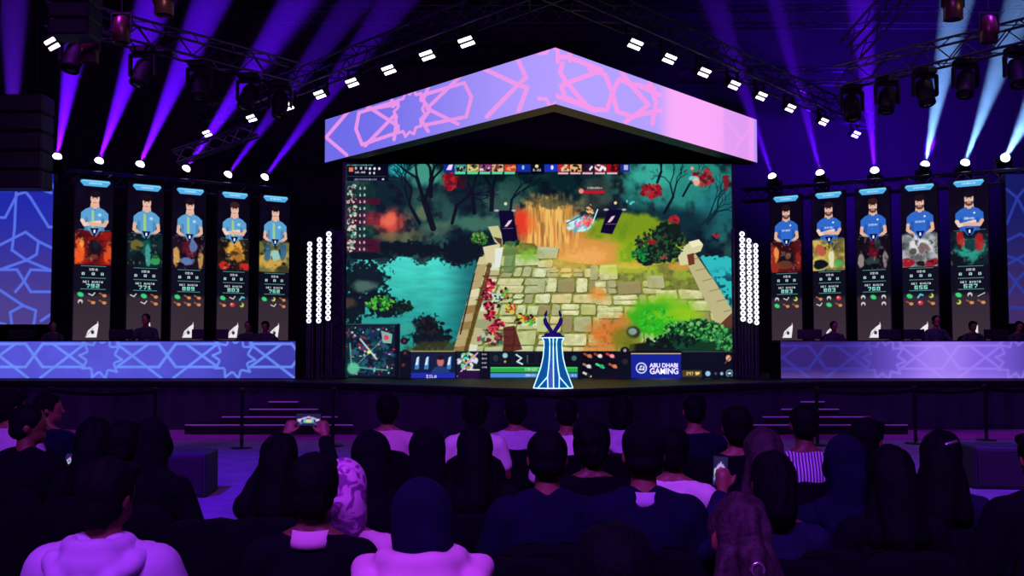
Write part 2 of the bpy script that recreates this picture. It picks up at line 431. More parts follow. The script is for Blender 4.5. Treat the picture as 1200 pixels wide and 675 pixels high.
    for k in range(6): p.line([(806+k*8,306+k*12),(822+k*8,302+k*12)], .9, (130,110,70), .8)
    p.put(np.zeros_like(X), (0,0,0)); p.poly([(792,296),(808,284),(818,281),(823,288),(820,295),(806,300),(806,310),(796,312)], (214,208,158)); p.poly([(804,299),(812,297),(813,310),(806,312)], (110,50,30)); p.poly([(806,284),(818,281),(823,287),(810,291)], (236,232,190))
    p.poly([(840,382),(857,366),(857,388),(846,388)], (90,40,30), .9)
    # right water
    wr = sstep(-1,1,Y-(302+(n3-.5)*8))*sstep(-1,1,X-(818+(Y-300)*.6))*(1-sstep(-1,1,Y-372))
    p.put(wr, (44,186,190)); p.put(wr*sstep(.5,.62,n3)*sstep(310,330,Y)*sstep(825,845,X), (8,60,72), .9)
    # bushes with red flowers
    for cx, cy, rx, ry in ((772,296,26,14),(782,276,20,16),(757,300,14,12)):
        p.put((1-sstep(.8,1.02,np.hypot((X-cx)/rx,(Y-cy)/ry)+(n3-.5)*.5)), (10,30,20))
    p.blobs(772,288,28,20,[(12,44,24),(20,66,34),(30,84,44),(8,22,20),(60,60,30)],190,1.8,51); p.blobs(752,299,12,8,[(24,140,60),(16,100,50)],40,1.6,52)
    p.blobs(790,258,6,5,[(190,30,36),(150,30,36)],16,2,53); p.blobs(764,284,4,3,[(150,24,30)],8,2,54); p.blobs(777,302,4,3,[(140,70,60)],6,2,55); p.blobs(838,276,4,3,[(150,40,50)],8,1.5,56)
    # green tree, bottom right
    p.put(soft(778,366,48,20,.5), (120,190,20), .9); p.put(soft(766,372,36,22,.4,.4,1.0), (44,176,34), .95); p.put(soft(732,400,20,20,.5), (110,120,24), .8)
    p.put((1-sstep(.5,1.1,np.hypot((X-765)/34,(Y-378)/22)+(n3-.5)*.5)), (50,170,20), .95)
    p.put((1-sstep(.4,1.1,np.hypot((X-790)/40,(Y-370)/10)+(n3-.5)*.5)), (150,200,20), .7)
    p.poly([(768,402),(790,382),(815,374),(857,386),(857,414),(760,414)], (14,54,26)); p.poly([(736,404),(780,400),(800,414),(736,414)], (16,26,18))
    p.blobs(768,376,20,14,[(40,190,30),(70,210,50),(24,150,36)],110,1.6,61,.7); p.blobs(812,388,36,13,[(30,130,50),(70,170,70),(16,80,40),(120,190,100),(10,40,26)],300,1.8,62); p.blobs(846,398,11,14,[(40,130,60),(80,170,90),(20,80,44)],80,1.7,63)
    p.blobs(786,400,30,9,[(8,30,22),(16,70,40),(8,18,16)],90,2,64); p.ell(741,390,8,7,(46,50,34)); p.ell(740,389,5,4,(130,160,150))
    p.put((1-sstep(.4,1.1,np.hypot((X-735)/10,(Y-405)/18))), (104,110,20), .6)
    # two dark banners in the picture
    for bx, q in ((591, [(584,247),(601,247),(607,282),(589,284)]), (716, [(712,246),(730,246),(717,275),(703,273)])):
        p.poly(q, (8,6,40)); cx = sum(a for a, _ in q)/4; cy = sum(b for _, b in q)/4-3
        p.poly([(cx-4,cy+4),(cx+1,cy-3),(cx+5,cy-4),(cx+2,cy+1),(cx-1,cy+4)], (236,200,220)); p.line([(cx-6,cy+6),(cx+6,cy+6)], .6, (160,140,190), .7)
        p.ell(q[0][0]-2, q[0][1], 3, 1.2, (190,170,190)); p.ell(q[1][0]+1, q[1][1], 2.6, 1.2, (190,170,190)); p.ell((q[0][0]+q[1][0])/2, q[0][1]-8, 1.8, 1.8, (236,220,150))
    # a bright splash of magic and game pieces on the path
    p.put(soft(680,262,20,13,.6,.3,1.05), (120,220,200), .9); p.blobs(678,263,14,8,[(170,236,236),(210,240,250),(90,170,200)],40,2.6,301,.9,2.4); p.blobs(688,259,6,6,[(220,80,90),(236,130,120),(190,60,110)],16,2,302)
    p.blobs(691,246,4,7,[(244,190,120),(250,220,170),(210,120,70)],14,1.6,304,.95,2.4); p.line([(664,262),(680,254),(692,250)], 1, (30,40,80)); p.line([(694,262),(700,246)], 1.5, (200,230,240)); p.blobs(677,263,4,3,[(240,110,170),(250,170,200)],8,1.6,303)
    p.rect(684,223,708,227,(190,20,40)); p.scrawl(688,219,18,2.4,(200,200,180),3); p.ell(681,224,3,3,(240,140,110))
    def imp(x, y, k, seed):
        p.blobs(x, y, 6, 6, [(200,30,50),(230,70,80),(110,16,40),(60,10,30)] if k else [(80,190,60),(220,190,60),(200,60,40),(50,30,20)], 26, 1.8, seed)
    for i, (x, y) in enumerate(((573,334),(572,346),(573,360),(575,371),(577,386),(584,381))): imp(x, y, 1, 70+i)
    for i, (x, y) in enumerate(((592,345),(598,361),(612,374),(621,376))): imp(x, y, 0, 80+i)
    for i, (x, y) in enumerate(((566,324),(562,338),(558,352))): p.line([(x,y),(x+18,y)], 1.2, (120,24,24))
    p.blobs(577,397,18,7,[(170,60,60),(120,30,40),(200,180,170),(60,110,90),(80,40,40)],60,2,91); p.poly([(590,384),(603,382),(612,410),(590,414)], (74,16,14), .85)
    p.blobs(583,352,6,10,[(190,220,216),(30,30,50)],20,1.6,92)
    p.ell(816,213,4,5,(236,170,130)); p.ell(813,209,6,3,(160,220,220),.8); p.ell(811,197,2,2,(230,160,120)); p.blobs(738,238,5,3,[(90,200,190)],5,1.4,93)
    # ---- top bar
    p.rect(520,192,536,202,(22,40,150)); p.poly([(523,199),(526,193),(531,192),(529,199)], (236,216,240))
    fc = [((60,150,130),(220,230,220)),((220,200,120),(60,80,50)),((150,60,130),(224,210,190)),((230,180,140),(120,60,40)),((200,60,40),(240,150,100))]
    for k in range(5):
        x = 533+k*14.5; p.rect(x,192,x+13.5,201,fc[k][0]); p.blobs(x+6.5,197,6,4,[fc[k][1],(20,16,30),fc[k][0]],14,1.8,100+k); p.rect(x,201,x+12.5,204,(90,214,160))
    p.rect(606,192,622,201,(20,44,160)); p.ell(613,196,1.4,2.6,(150,200,255)); p.rect(607,202,621,204.5,(8,8,30))
    p.rect(622,192,638,204,(4,8,26)); p.ell(629,194.5,2,2,(250,220,140)); p.text(624.5,197.5,9.5,2.6,'0.01',(220,220,230))
    p.rect(638,192,654,201,(30,50,190)); p.ell(647,196,1.6,2.6,(220,230,255))
    fc = [((190,40,50),(220,200,150)),((230,180,120),(240,240,240)),((40,20,50),(240,240,250)),((170,30,50),(230,240,250)),((170,16,30),(90,10,20))]
    for k in range(5):
        x = 654+k*14.3; p.rect(x,192,x+13.3,201,fc[k][0]); p.blobs(x+6.5,197,6,4,[fc[k][1],(20,10,20),fc[k][0]],14,1.8,110+k); p.rect(x,201,x+13,202,(180,20,40)); p.rect(x,202,x+12,204,(236,190,200))
    p.rect(727,192,738,201,(30,40,150)); p.rect(731,193,736,199,(180,180,230)); p.rect(520,192,738,192.6,(8,10,24))
    # ---- score panel, top left
    p.rect(405,192,455,212,(4,8,26)); p.rect(405,193,407,277,(30,60,60),.6); p.scrawl(407,192.4,30,1.6,(110,200,190),7)
    p.rect(409,196,414,201,(226,120,70)); p.text(416,195.6,14,2.6,'0 0 0',(226,226,230)); p.text(416,200.4,12,2.4,'10.00',(210,210,220)); 
    for x in (433.5,439,444.5): p.ell(x,197.4,1.4,1.6,(240,240,250))
    for x in (433.5,438.5): p.ell(x,202.6,1.1,1.5,(220,220,235))
    p.line([(407,206.4),(452,206.4)], .5, (60,80,80)); p.scrawl(415,209,27,2.2,(176,176,210),8); p.ell(449,210,1.4,1,(220,220,230))
    for k in range(10):
        y = 216.5+k*8; red = k in (2,4,5,8,9); c = (110,14,40) if red else (14,60,40)
        p.rect(406,y,440 if not red else 446,y+7.5,c,.55 if red else .45)
        p.blobs(413,y+3.5,5,3,[(236,200,190),(120,150,140),(60,30,40),(200,200,190)] if not k % 3 == 1 else [(90,170,140),(60,60,70),(220,220,200)],12,1.7,120+k)
        p.text(421.5,y+2.4,2,3,'1',(240,240,250)); p.text(426.5,y+2.4,2,3,'0',(200,210,220))
    # ---- bottom bar
    p.rect(470,412,857,446,(8,14,26)); p.rect(405,380,470,446,(5,12,20))
    p.line([(406,380.5),(466,380.5)], .8, (90,130,130), .7)
    rr = random.Random(3)
    p.rect(407,382,464,441,(10,34,44)); p.blobs(436,412,26,26,[(16,70,80),(24,110,110),(20,50,100)],60,3,401,.7)
    for k in range(230): p.ell(rr.uniform(408,463), rr.uniform(383,440), rr.uniform(.6,2), rr.uniform(.6,1.6), rr.choice([(14,40,90),(20,90,90),(190,40,60),(20,30,60),(190,210,220),(10,60,60),(90,40,140),(8,14,24),(8,14,24)]), .85)
    p.line([(412,403),(414,430),(455,434)], 1.6, (90,190,160), .8); p.line([(418,430),(456,392)], 1.6, (110,150,130), .7); p.line([(424,398),(443,421)], 2, (220,240,240), .8)
    p.ell(416,432,7,7,(100,200,160),.9); p.poly([(448,388),(461,392),(460,403),(450,402)], (150,190,180), .9); p.ell(454,396,3,3,(220,70,90)); p.ell(434,413,2.2,2,(230,240,120))
    for k, (x, y) in enumerate(((475,400),(476,414),(474,428))): p.ell(x,y,4.5,4,(20,18,24)); p.ell(x,y,1.8,1.8,(90,50,46))
    p.rect(482,411.6,534,412.6,(206,170,70)); p.rect(483,413,534,437,(16,30,60)); p.rect(483,437,534,445.5,(30,44,170)); p.text(500.5,439.4,12,3.8,'ISLA',(236,240,255))
    for x in (488,499,525): p.poly([(x-1,433),(x+1,420),(x+5,418),(x+4,433)], (60,130,200)); p.poly([(x,428),(x+2,419),(x+4,418),(x+3,428)], (226,230,240))
    p.ell(517,424,4,6,(196,110,110)); p.ell(517,419.5,4.4,2.6,(26,18,24)); p.poly([(506,437),(510,431),(517,429),(524,431),(529,437)], (30,60,120))
    p.rect(536,413,563,436,(14,30,34)); p.blobs(549,424,10,10,[(90,220,180),(40,150,120),(220,220,240),(200,150,40),(20,40,40)],60,2,131); p.line([(537,441),(548,426),(560,414)], 1.6, (210,170,230)); p.line([(548,433.6),(562,433.6)], 1.3, (220,230,240)); p.rect(537,436,562,444,(40,14,60))
    for k in range(4): p.scrawl(565,414.5+k*5,6,2,(220,220,230),140+k)
    for k in range(6):
        x = 575+k*13.5; p.rect(x,413.5,x+12,427,(24,40,44)); p.rect(x+.7,414.2,x+11.3,426.3,(10,18,24))
    p.ell(592,417,3,3,(150,200,210)); p.ell(592,424,1.4,1.4,(190,160,100)); p.line([(605,416),(611,420),(606,424),(612,427)], 1.8, (200,226,230)); p.ell(581,420,3.4,4,(30,50,60)); p.line([(618,417),(618,425)], 1.4, (60,90,100)); p.ell(672,420,3,3,(60,110,110))
    p.rect(575,430.5,676,436.5,(34,170,70)); p.rect(575,437.5,676,442.5,(70,140,220)); p.rect(575,430.5,676,431.6,(90,220,120)); p.text(615,431.6,14,3,'670+120',(190,240,190)); p.text(615,438.5,12,2.8,'399+31',(200,220,250)); p.text(669,438.8,5,2.4,'+2.1',(220,230,240))
    for k, (x, y) in enumerate(((688,417),(700,417),(714,417),(687,429),(702,429),(717,429),(687,439))):
        cc = [[(150,70,50),(200,120,90)],[(150,60,40),(230,230,220)],[(220,50,60),(240,160,160)],[(150,120,110),(220,220,220)],[(60,220,140),(40,180,110)],[(170,80,60),(210,130,90)],[(210,210,200),(30,30,30)]][k]
        p.rect(x-6,y-5,x+6,y+4,(6,8,14)); p.line([(x-4,y-2),(x+4,y+2)], 2.6, cc[0]); p.ell(x+2,y+.5,2.6,2.2,cc[1])
    p.ell(731,411,5,4,(10,8,12)); p.ell(731,411,2,2,(150,150,160)); p.ell(731,424,3.6,3.4,(40,36,40))
    p.rect(690,442,737,446,(30,10,50),.6)
    p.rect(738,414.5,796,445,(20,36,150)); p.rect(738,414.2,796,415.2,(210,190,150)); p.ell(750,431.5,6.4,6.4,(230,236,255),1,.06); p.ell(750,431.5,5.1,5.1,(20,36,150),1,.08)
    p.poly([(746.5,434),(749,428.5),(751,428.5),(749.6,431.5),(750.6,434)], (230,236,255)); p.poly([(750.6,434),(752,428.5),(754.5,430.5),(753,434.4)], (230,236,255)); p.line([(747,431.6),(754,431.2)], .8, (20,36,150))
    p.rect(797,434,820,442,(70,60,36)); p.text(802,436,8,3.6,'247',(240,206,110)); p.poly([(812,436),(818,436),(817,439),(813,440)], (240,206,110))
    p.rect(797,412,857,413,(60,70,80)); p.ell(851,420,3,3.6,(236,170,140)); p.line([(847,426),(854,418)], 1.2, (120,70,60))
    p.ell(827,438,3,3,(150,200,240)); p.ell(836,438,1.6,1.6,(60,80,90)); p.ell(843,438,1.8,2,(150,180,200)); p.ell(852,437.6,4.2,4.2,(130,190,220)); p.ell(852,437.6,3.1,3.1,(14,24,36)); p.ell(852,437.6,2.2,1.2,(220,240,250))

# geometric star band for desks and side walls
def star_ring(p, cx, cy, r0, r1, n, wd, col, ky=1.0):
    pts = []
    for i in range(2*n+1):
        a = PI*i/n + .1; r = r0 if i % 2 else r1
        pts.append((cx+r*math.cos(a), cy+ky*r*math.sin(a)))
    p.line(pts, wd, col)
def star_band(p, centres, cy, col, wd=3.0, k=1.0):
    for cx in centres:
        for s in (-1, 1):
            for seg in ([(20,-16),(68,-16)], [(68,-16),(88,11)], [(88,-16),(68,11)], [(20,11),(68,11)], [(19,-16),(71,24)], [(19,11),(56,-16)],[(22,-16),(15,-24)]):
                p.line([(cx+s*x*k, cy+y*k) for x, y in seg], wd*k, col)
        p.ell(cx, cy, 17*k, 17*k, p.bgcol(cx), 1, .05) if hasattr(p, 'bgcol') else None
        star_ring(p, cx, cy, 16.5*k, 25*k, 10, 2.6*k, col)
def paint_desk_left(p):
    X, Y = p.X, p.Y
    g = sstep(150, 346, X)[...,None]; p.c[...] = np.array((86,84,214))*(1-g)+np.array((62,62,172))*g
    bg = p.c.copy(); star_band(p, (-38,118,274), 419, (106,140,246))
    for cx in (-38,118,274):
        m = (1-sstep(.9,1.0,np.hypot(X-cx, Y-419)/17))[...,None]; p.c[...] = p.c*(1-m)+bg*m
    p.c[...] *= (.96+.08*vnoise(X, Y, 16, 5, 1))[...,None]
def paint_desk_right(p):
    X, Y = p.X, p.Y
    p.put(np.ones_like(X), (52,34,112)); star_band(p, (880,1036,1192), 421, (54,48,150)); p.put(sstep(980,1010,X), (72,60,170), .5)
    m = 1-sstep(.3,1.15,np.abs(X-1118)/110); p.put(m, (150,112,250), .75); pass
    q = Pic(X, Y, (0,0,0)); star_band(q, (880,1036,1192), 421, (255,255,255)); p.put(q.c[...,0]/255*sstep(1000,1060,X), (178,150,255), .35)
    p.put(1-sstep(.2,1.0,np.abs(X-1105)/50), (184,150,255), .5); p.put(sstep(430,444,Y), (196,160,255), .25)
def paint_side_left(p):
    X, Y = p.X, p.Y
    g = sstep(215, 380, Y)[...,None]; p.c[...] = np.array((32,40,170))*(1-g)+np.array((78,62,140))*g
    col = (86,112,232)
    for seg in ([(-2,223),(14,223),(16,215)], [(-6,255),(6,255),(20,228),(30,225)], [(19,223),(17,268)], [(31,226),(36,232),(57,266),(62,266)], [(0,287),(30,272),(45,283),(43,298),(31,305),(14,293),(17,268)], [(45,283),(62,291)], [(31,305),(0,316)], [(31,305),(60,317),(36,316),(28,330),(18,342)],
            [(-5,316),(20,316),(36,342),(62,342)], [(60,226),(48,222)], [(0,340),(27,358),(42,364),(40,378),(38,382)], [(27,358),(12,366),(14,382)], [(60,368),(48,376)], [(57,209),(63,220)], [(-4,378),(6,380)]):
        p.line(seg, 3.2, col)
def paint_side_right(p):
    X, Y = p.X, p.Y
    g = sstep(225, 378, Y)[...,None]; p.c[...] = np.array((20,26,96))*(1-g)+np.array((64,44,100))*g
    col = (40,56,156)
    for seg in ([(1180,222),(1192,232),(1208,262)], [(1200,222),(1192,232),(1180,262)], [(1180,282),(1196,274),(1215,286)], [(1180,300),(1192,304),(1205,296)], [(1180,310),(1192,304),(1210,316)], [(1182,345),(1192,328),(1210,310)], [(1182,320),(1210,356)], [(1182,360),(1210,362)]):
        p.line(seg, 3.2, col)
def paint_header_left(p):
    X, Y = p.X, p.Y
    g = sstep(390, 650, X)[...,None]; p.c[...] = np.array((112,108,232))*(1-g)+np.array((178,156,255))*g
    bg = p.c.copy(); q = lambda pts: [(370+x/4.138, 45+y/4.138) for x, y in pts]; col = (232,148,232)
    for seg in ([(165,345),(50,480),(150,565)], [(395,305),(210,360),(195,440),(225,515),(400,455)], [(230,315),(390,420),(385,370),(240,520)], [(365,280),(375,330)], [(390,420),(380,490)],
            [(520,275),(720,215),(755,285),(730,380),(530,420)], [(715,170),(540,340),(690,415)], [(555,215),(520,300),(555,345),(515,400),(545,450)], [(250,345),(390,320)]): p.line(q(seg), 4.2, col)
    for seg in ([(800,140),(980,225),(830,380)], [(975,90),(1020,190),(980,225),(1025,240),(985,350)]): p.line(q(seg), 5.2, (236,152,236))
    cx, cy = q([(455,362)])[0]; m = (1-sstep(.9,1.0,np.hypot((X-cx)/15, (Y-cy)/22)))[...,None]; p.c[...] = p.c*(1-m)+bg*m
    for i in range(24): pass
    pts = [(cx+(19 if i % 2 else 15)*math.cos(PI*i/12), cy+(27 if i % 2 else 22)*math.sin(PI*i/12) - 0.3*(19 if i % 2 else 15)*math.cos(PI*i/12)) for i in range(25)]
    p.line(pts, 3.2, col)
    cx, cy = 652, 89; pts = [(cx+(29 if i % 2 else 23)*math.cos(PI*i/12), cy+(38 if i % 2 else 31)*math.sin(PI*i/12)) for i in range(25)]
    m2 = (1-sstep(-1,1,np.abs(Y-cy)-24)); 
    pp = Pic(X, Y, (0,0,0)); pp.line(pts, 4, (255,255,255)); p.put(pp.c[...,0]/255*(1-m2), (240,156,240))
def paint_header_right(p):
    X, Y = p.X, p.Y
    p.put(np.ones_like(X), (180,160,255)); q = lambda pts: [(640+x/4.5, 45+y/4.5) for x, y in pts]; col = (246,152,236)
    for seg in ([(40,95),(120,100),(290,165),(235,190),(110,235),(230,372),(320,378),(350,285),(310,190),(230,165)], [(60,60),(60,120)], [(125,85),(125,115)], [(85,130),(75,180),(110,235),(80,250),(100,310),(250,372)], [(50,300),(260,380)], [(350,285),(385,215),(440,238),(540,350),(460,415),(375,385),(350,285)],
            [(400,180),(440,238),(570,262)], [(545,225),(580,340),(560,450)], [(420,440),(460,410),(600,380)], [(490,250),(600,300)]): p.line(q(seg), 5.4, col)
    p.put(sstep(765, 790, X), (250,172,250)); p.put(sstep(820,900,X), (226,146,240), .6)
    p.put(sstep(846,850,X)*(1-sstep(874,880,X)), (206,150,240), .45)
    for seg in ([(960,440),(1030,540),(1080,470)], [(1030,520),(990,600)], [(1080,430),(1085,620)]): p.line(q(seg), 3.2, (240,160,244), .8)
    p.put(sstep(883, 885, X), (170,150,250), .8)

# player portrait banners: 44 x 200 units
def paint_player(spec):
    shirt, arms, hair, pal, net, icons, top, seed, blank = spec
    def f(p):
        X, Y = p.X, p.Y; r = random.Random(seed)
        p.put(np.ones_like(X), (7,5,18)); p.put(sstep(.45,.9,vnoise(X,Y,20,seed,2)), (16,14,40), .5)
        p.poly([(6,1.5),(40,1.5),(41.5,4),(37,9),(9,9),(4.5,4)], (84,172,232)); p.poly([(8,1.5),(40,1.5),(41,3.4),(6,3.4)], (120,214,250)); p.scrawl(15,4.2,16,2.2,(210,240,255),seed)
        # person
        cx = 23; skin = (226,178,156); sk2 = (240,206,190)
        p.poly([(cx-5,30),(cx+5,30),(cx+6,38),(cx-6,38)], skin)
        p.poly([(cx-4,35),(cx-11,38),(cx-16.5,43),(cx-17,54),(cx-12,55),(cx-12,66),(cx+12,66),(cx+12,55),(cx+17,54),(cx+16.5,43),(cx+11,38),(cx+4,35),(cx,39)], shirt)
        d = tuple(c*.72 for c in shirt)
        p.poly([(cx-11,48),(cx-8,50),(cx-8,66),(cx-12,66)], d, .6); p.poly([(cx+11,48),(cx+8,50),(cx+8,66),(cx+12,66)], d, .6)
        if top: p.poly([(cx-4,39),(cx-1,40),(cx,62),(cx-4,62)], (170,214,120), .8); p.ell(cx+6,45,2.2,2,(190,230,250),.8)
        else: p.scrawl(cx-6,48,12,3,(210,224,250),seed+5); p.ell(cx+6,43,1.4,1.2,(220,230,250))
        if arms:
            p.line([(cx-15,53),(cx-12,58),(cx+6,54)], 4.6, sk2); p.line([(cx+15,53),(cx+12,58),(cx-6,56.5)], 4.4, skin)
        else:
            p.line([(cx-15,53),(cx-15.5,60),(cx-8,66)], 4.4, skin); p.line([(cx+15,53),(cx+15.5,60),(cx+8,66)], 4.4, skin)
        p.ell(cx,25,5.5,8.2,skin,1,.08); p.ell(cx+.8,25.5,4,6.4,sk2,.5,.4)
        p.ell(cx,18.6,6.3,4.6,hair,1,.12); p.poly([(cx-6.2,24.5),(cx-6.4,18),(cx+6.4,18),(cx+6.2,24.5),(cx+5.0,21.3),(cx+1,20.2),(cx-3,21.4),(cx-5.0,22)], hair)
        p.line([(cx-3.4,23.4),(cx-1.2,23.2)], .7, (60,36,30)); p.line([(cx+1.2,23.2),(cx+3.4,23.4)], .7, (60,36,30)); p.ell(cx-2.3,24.6,.8,.5,(50,30,30)); p.ell(cx+2.3,24.6,.8,.5,(50,30,30))
        p.line([(cx,25),(cx-.4,27.4)], .6, (180,120,104)); p.line([(cx-2,29.6),(cx+2,29.6)], .8, (150,70,70))
        if not top: p.put((1-sstep(.8,1,np.hypot((X-cx)/5.4,(Y-30)/4.4)))*sstep(27.6,28.6,Y)*(1-(np.abs(X-cx)<2.2)*(np.abs(Y-29.6)<1)), (58,36,32), .8)
        # abstract colour art (no figures)
        bg, c1, c2, c3 = pal
        w = ((Y > 65) & (Y < 109)).astype(float); w *= sstep(64.5,67,Y)*(1-sstep(107.5,109,Y))
        n = vnoise(X+seed*9, Y, 16, seed, 3)-.5; n6 = vnoise(X, Y, 6, seed+8, 3)-.5
        def lump(x, y, rx, ry, col, al=1.0, nz=1.2): p.put(w*(1-sstep(.7,1.1,np.hypot((X-x)/rx,(Y-y)/ry)+n*nz+n6*.5)), col, al)
        p.put(w, bg); p.put(w*sstep(-.1,.25,n), tuple(v*.4 for v in bg), .8)
        k = seed % 5
        if k == 0: lump(22,90,20,14,c1); lump(24,84,9,8,c2); lump(12,78,5,14,c3,.8); lump(34,80,5,14,c3,.8)
        elif k == 1: lump(4,88,8,20,c1); lump(40,92,5,12,c1,.8); lump(8,80,4,10,(250,170,70),.8); lump(24,88,11,12,(20,14,20)); lump(25,84,5,6,c3); lump(22,98,10,5,(120,60,40),.8)
        elif k == 2: lump(24,86,7,14,c2); lump(26,92,4,14,c1); lump(10,80,8,7,c3,.7); lump(36,98,7,6,(60,180,90),.8); lump(12,100,9,6,(10,20,24))
        elif k == 3: lump(24,84,9,16,c1); lump(20,98,12,6,c2); lump(28,78,5,9,c2,.9); lump(6,96,5,12,c3); lump(38,94,4,12,c3,.9)
        else: lump(22,82,16,14,c1); lump(26,86,9,9,c2); lump(14,88,6,5,(60,50,34),.8); lump(8,102,9,6,c3); lump(37,103,9,5,c3); lump(22,104,6,4,(30,20,20))
        p.put(w*sstep(.1,.3,n6)*.6, (8,8,14)); p.put(w*sstep(.2,.35,vnoise(X,Y,4,seed+20,2)-.5+n*.3), (235,225,215), .25)
        p.poly([(cx-9,62),(cx+9,62),(cx+3,71),(cx-3,71)], shirt, .75); p.poly([(cx-5.5,62),(cx+5.5,62),(cx,73)], (8,16,70)); p.rect(cx-1,64,cx+1,68,(240,244,255)); p.line([(4,64.5),(14,64.5)], .6, (70,120,150)); p.line([(32,64.5),(42,64.5)], .6, (70,120,150))
        # numbers
        p.put((Y > 109).astype(float), (10,14,26)); p.put(sstep(140,150,Y), (50,40,50)); p.put(sstep(150,200,Y), (62,48,58), .6)
        for y in (110,125,139): p.line([(8,y),(38,y)], .7, (110,190,180), .8)
        p.text(18,113,10,2.6,'KDA',(230,240,240)); 
        for x in (9,21,32): p.text(x,118,3.4,3.4,'0',(190,230,230))
        p.text(10.5,128.5,24,2.6,'NET WORTH',(236,240,240)); p.text(14.5,132.6,16,4.8,net,(150,236,220))
        for k, ch in enumerate(icons):
            x = 8+(k % 3)*13.5; y = 146+(k//3)*9
            if ch == 'g': p.ell(x,y,4,2.8,(60,210,120),1,.3,.4)
            elif ch == 'o': p.line([(x-4,y-2),(x+3,y+1.5)], 2, (150,84,54)); p.ell(x+2,y+1,2.6,2,(214,140,84))
            elif ch == 'w': p.line([(x-3.6,y-1),(x+1,y+1),(x+3.6,y-2.4)], 1.4, (200,200,196))
            elif ch == 'h': p.ell(x,y,3,3,(206,206,200)); p.ell(x,y+1.6,1.6,2,(30,24,30))
            elif ch == 'r': p.ell(x,y,3.6,3,(206,50,60)); p.ell(x-1,y-1,1.4,1.2,(250,170,170))
            elif ch == 'b': p.line([(x-3,y+2),(x,y-2),(x+3,y-1)], 2.2, (90,190,210))
            elif ch == 'y': p.ell(x,y,3,3,(200,206,90)); p.ell(x-1.4,y-1,2,2,(20,20,20),.8)
            elif ch == 's': p.line([(x-4,y+2),(x+4,y-2)], 1, (210,210,210))
        # white flame shaped emblem near the foot
        e = [(15,199.5),(18,191),(24,185.5),(29,182),(29.5,178),(30.5,184),(28.4,199.5)]
        if blank: e = [(17,196),(30,184),(30,196)]
        p.poly(e, (236,232,236)); 
        if not blank: p.ell(23.5,193,2,2.4,(50,40,50)); p.line([(15,199),(24,188)], .6, (120,110,120))
    return f
# ------------------------------------------------------------------ the hall
HS = 0.95                                   # stage height
M_FLOOR = mat('grey_carpet', (112,108,122), 0.85, vary=.25, scale=3, bump=.2)
M_BLACKWALL = mat('black_drape', (16,15,20), 0.9, vary=.3, scale=2)
M_CEIL = mat('black_ceiling', (14,13,18), 0.95, vary=.3, scale=2)
M_BLACK = mat('black_metal', (12,12,15), 0.45, 0.3, vary=.2)
M_BLACKP = mat('black_plastic', (14,14,16), 0.5, vary=.2)
M_STAGE = mat('stage_deck', (14,13,18), 0.55, vary=.25, scale=4, spec=.25)
M_SKIRT = mat('stage_skirt', (30,24,48), 0.85, vary=.3, scale=3)
M_TRUSS = mat('dark_aluminium', (70,70,80), 0.35, 0.8, vary=.15)
M_EDGE = mat('nosing_metal', (236,236,240), 0.5, 0.3, vary=.1)
M_WHITE = mat('white_lamp', (255,255,255), emit=(255,246,255), estr=3.0)
M_RING = mat('ring_lamp', (255,255,255), emit=(235,240,255), estr=1.6)
M_NEON = mat('ice_neon', (220,250,255), emit=(196,244,255), estr=1.25)
structure('floor', MB().box((0,11.5,-.1), (32,35,.2)), M_FLOOR)
structure('ceiling', MB().box((0,11.5,11.6), (32,35,.2)), M_CEIL)
structure('wall_back', MB().box((0,29.1,5.75), (32,.2,11.5)), M_BLACKWALL)
structure('wall_left', MB().box((-16.1,11.5,5.75), (.2,35,11.5)), M_BLACKWALL)
structure('wall_right', MB().box((16.1,11.5,5.75), (.2,35,11.5)), M_BLACKWALL)
structure('wall_front', MB().box((0,-6.1,5.75), (32,.2,11.5)), M_BLACKWALL)
# stage with a bowed front edge
edge = [(-15.9,19.35),(-5.7,19.15),(-3.9,18.65),(-1.9,17.45),(-.6,16.35),(.1,15.85),(.68,15.62),(1.3,15.85),(2.0,16.35),(3.3,17.45),(5.3,18.65),(7.1,19.15),(15.9,19.35)]
def smooth_edge(e, n=6):
    out = []
    for i in range(len(e)-1):
        p0, p1, p2, p3 = e[max(i-1,0)], e[i], e[i+1], e[min(i+2,len(e)-1)]
        for k in range(n):
            t = k/n
            out.append(tuple(.5*((2*p1[j])+(-p0[j]+p2[j])*t+(2*p0[j]-5*p1[j]+4*p2[j]-p3[j])*t*t+(-p0[j]+3*p1[j]-3*p2[j]+p3[j])*t**3) for j in range(2)))
    return out+[e[-1]]
EDGE = smooth_edge(edge)
st = empty('stage', (0,19,0)); tag(st, 'long black stage with a bowed front edge under the big screen', 'stage')
pl = [(x, y-19) for x, y in EDGE]+[(15.9,9.8),(-15.9,9.8)]
MB().prism(pl, HS-.1, HS).build('deck', M_STAGE, st)
sk = MB(); pts = []
for i in range(len(EDGE)-1):
    (x0,y0),(x1,y1) = EDGE[i], EDGE[i+1]; L = math.hypot(x1-x0, y1-y0); n = max(1, int(L/.09))
    for k in range(n): 
        t = k/n; w = .025*math.sin(len(pts)*1.3); pts.append((x0+(x1-x0)*t, y0+(y1-y0)*t-19+.1+w))
pts.append((15.9,.45)); n = len(pts)
sk.rings([[Vector((x,y,0.0)) for x,y in pts], [Vector((x,y,HS-.1)) for x,y in pts], [Vector((x,y+.05,HS-.1)) for x,y in pts], [Vector((x,y+.05,0)) for x,y in pts]], cap=False, closed=False)
sk.build('skirt', M_SKIRT, st)
nm = MB(); nm.rings([[Vector((x,y-19-.012,z)) for x,y in EDGE] for z in (HS-.035, HS-.005)]+[[Vector((x,y-19,z)) for x,y in EDGE] for z in (HS+.003, HS-.04)], cap=False, closed=False); nm.build('edge_trim', mat('edge_trim', (84,84,92), .35, .8), st)
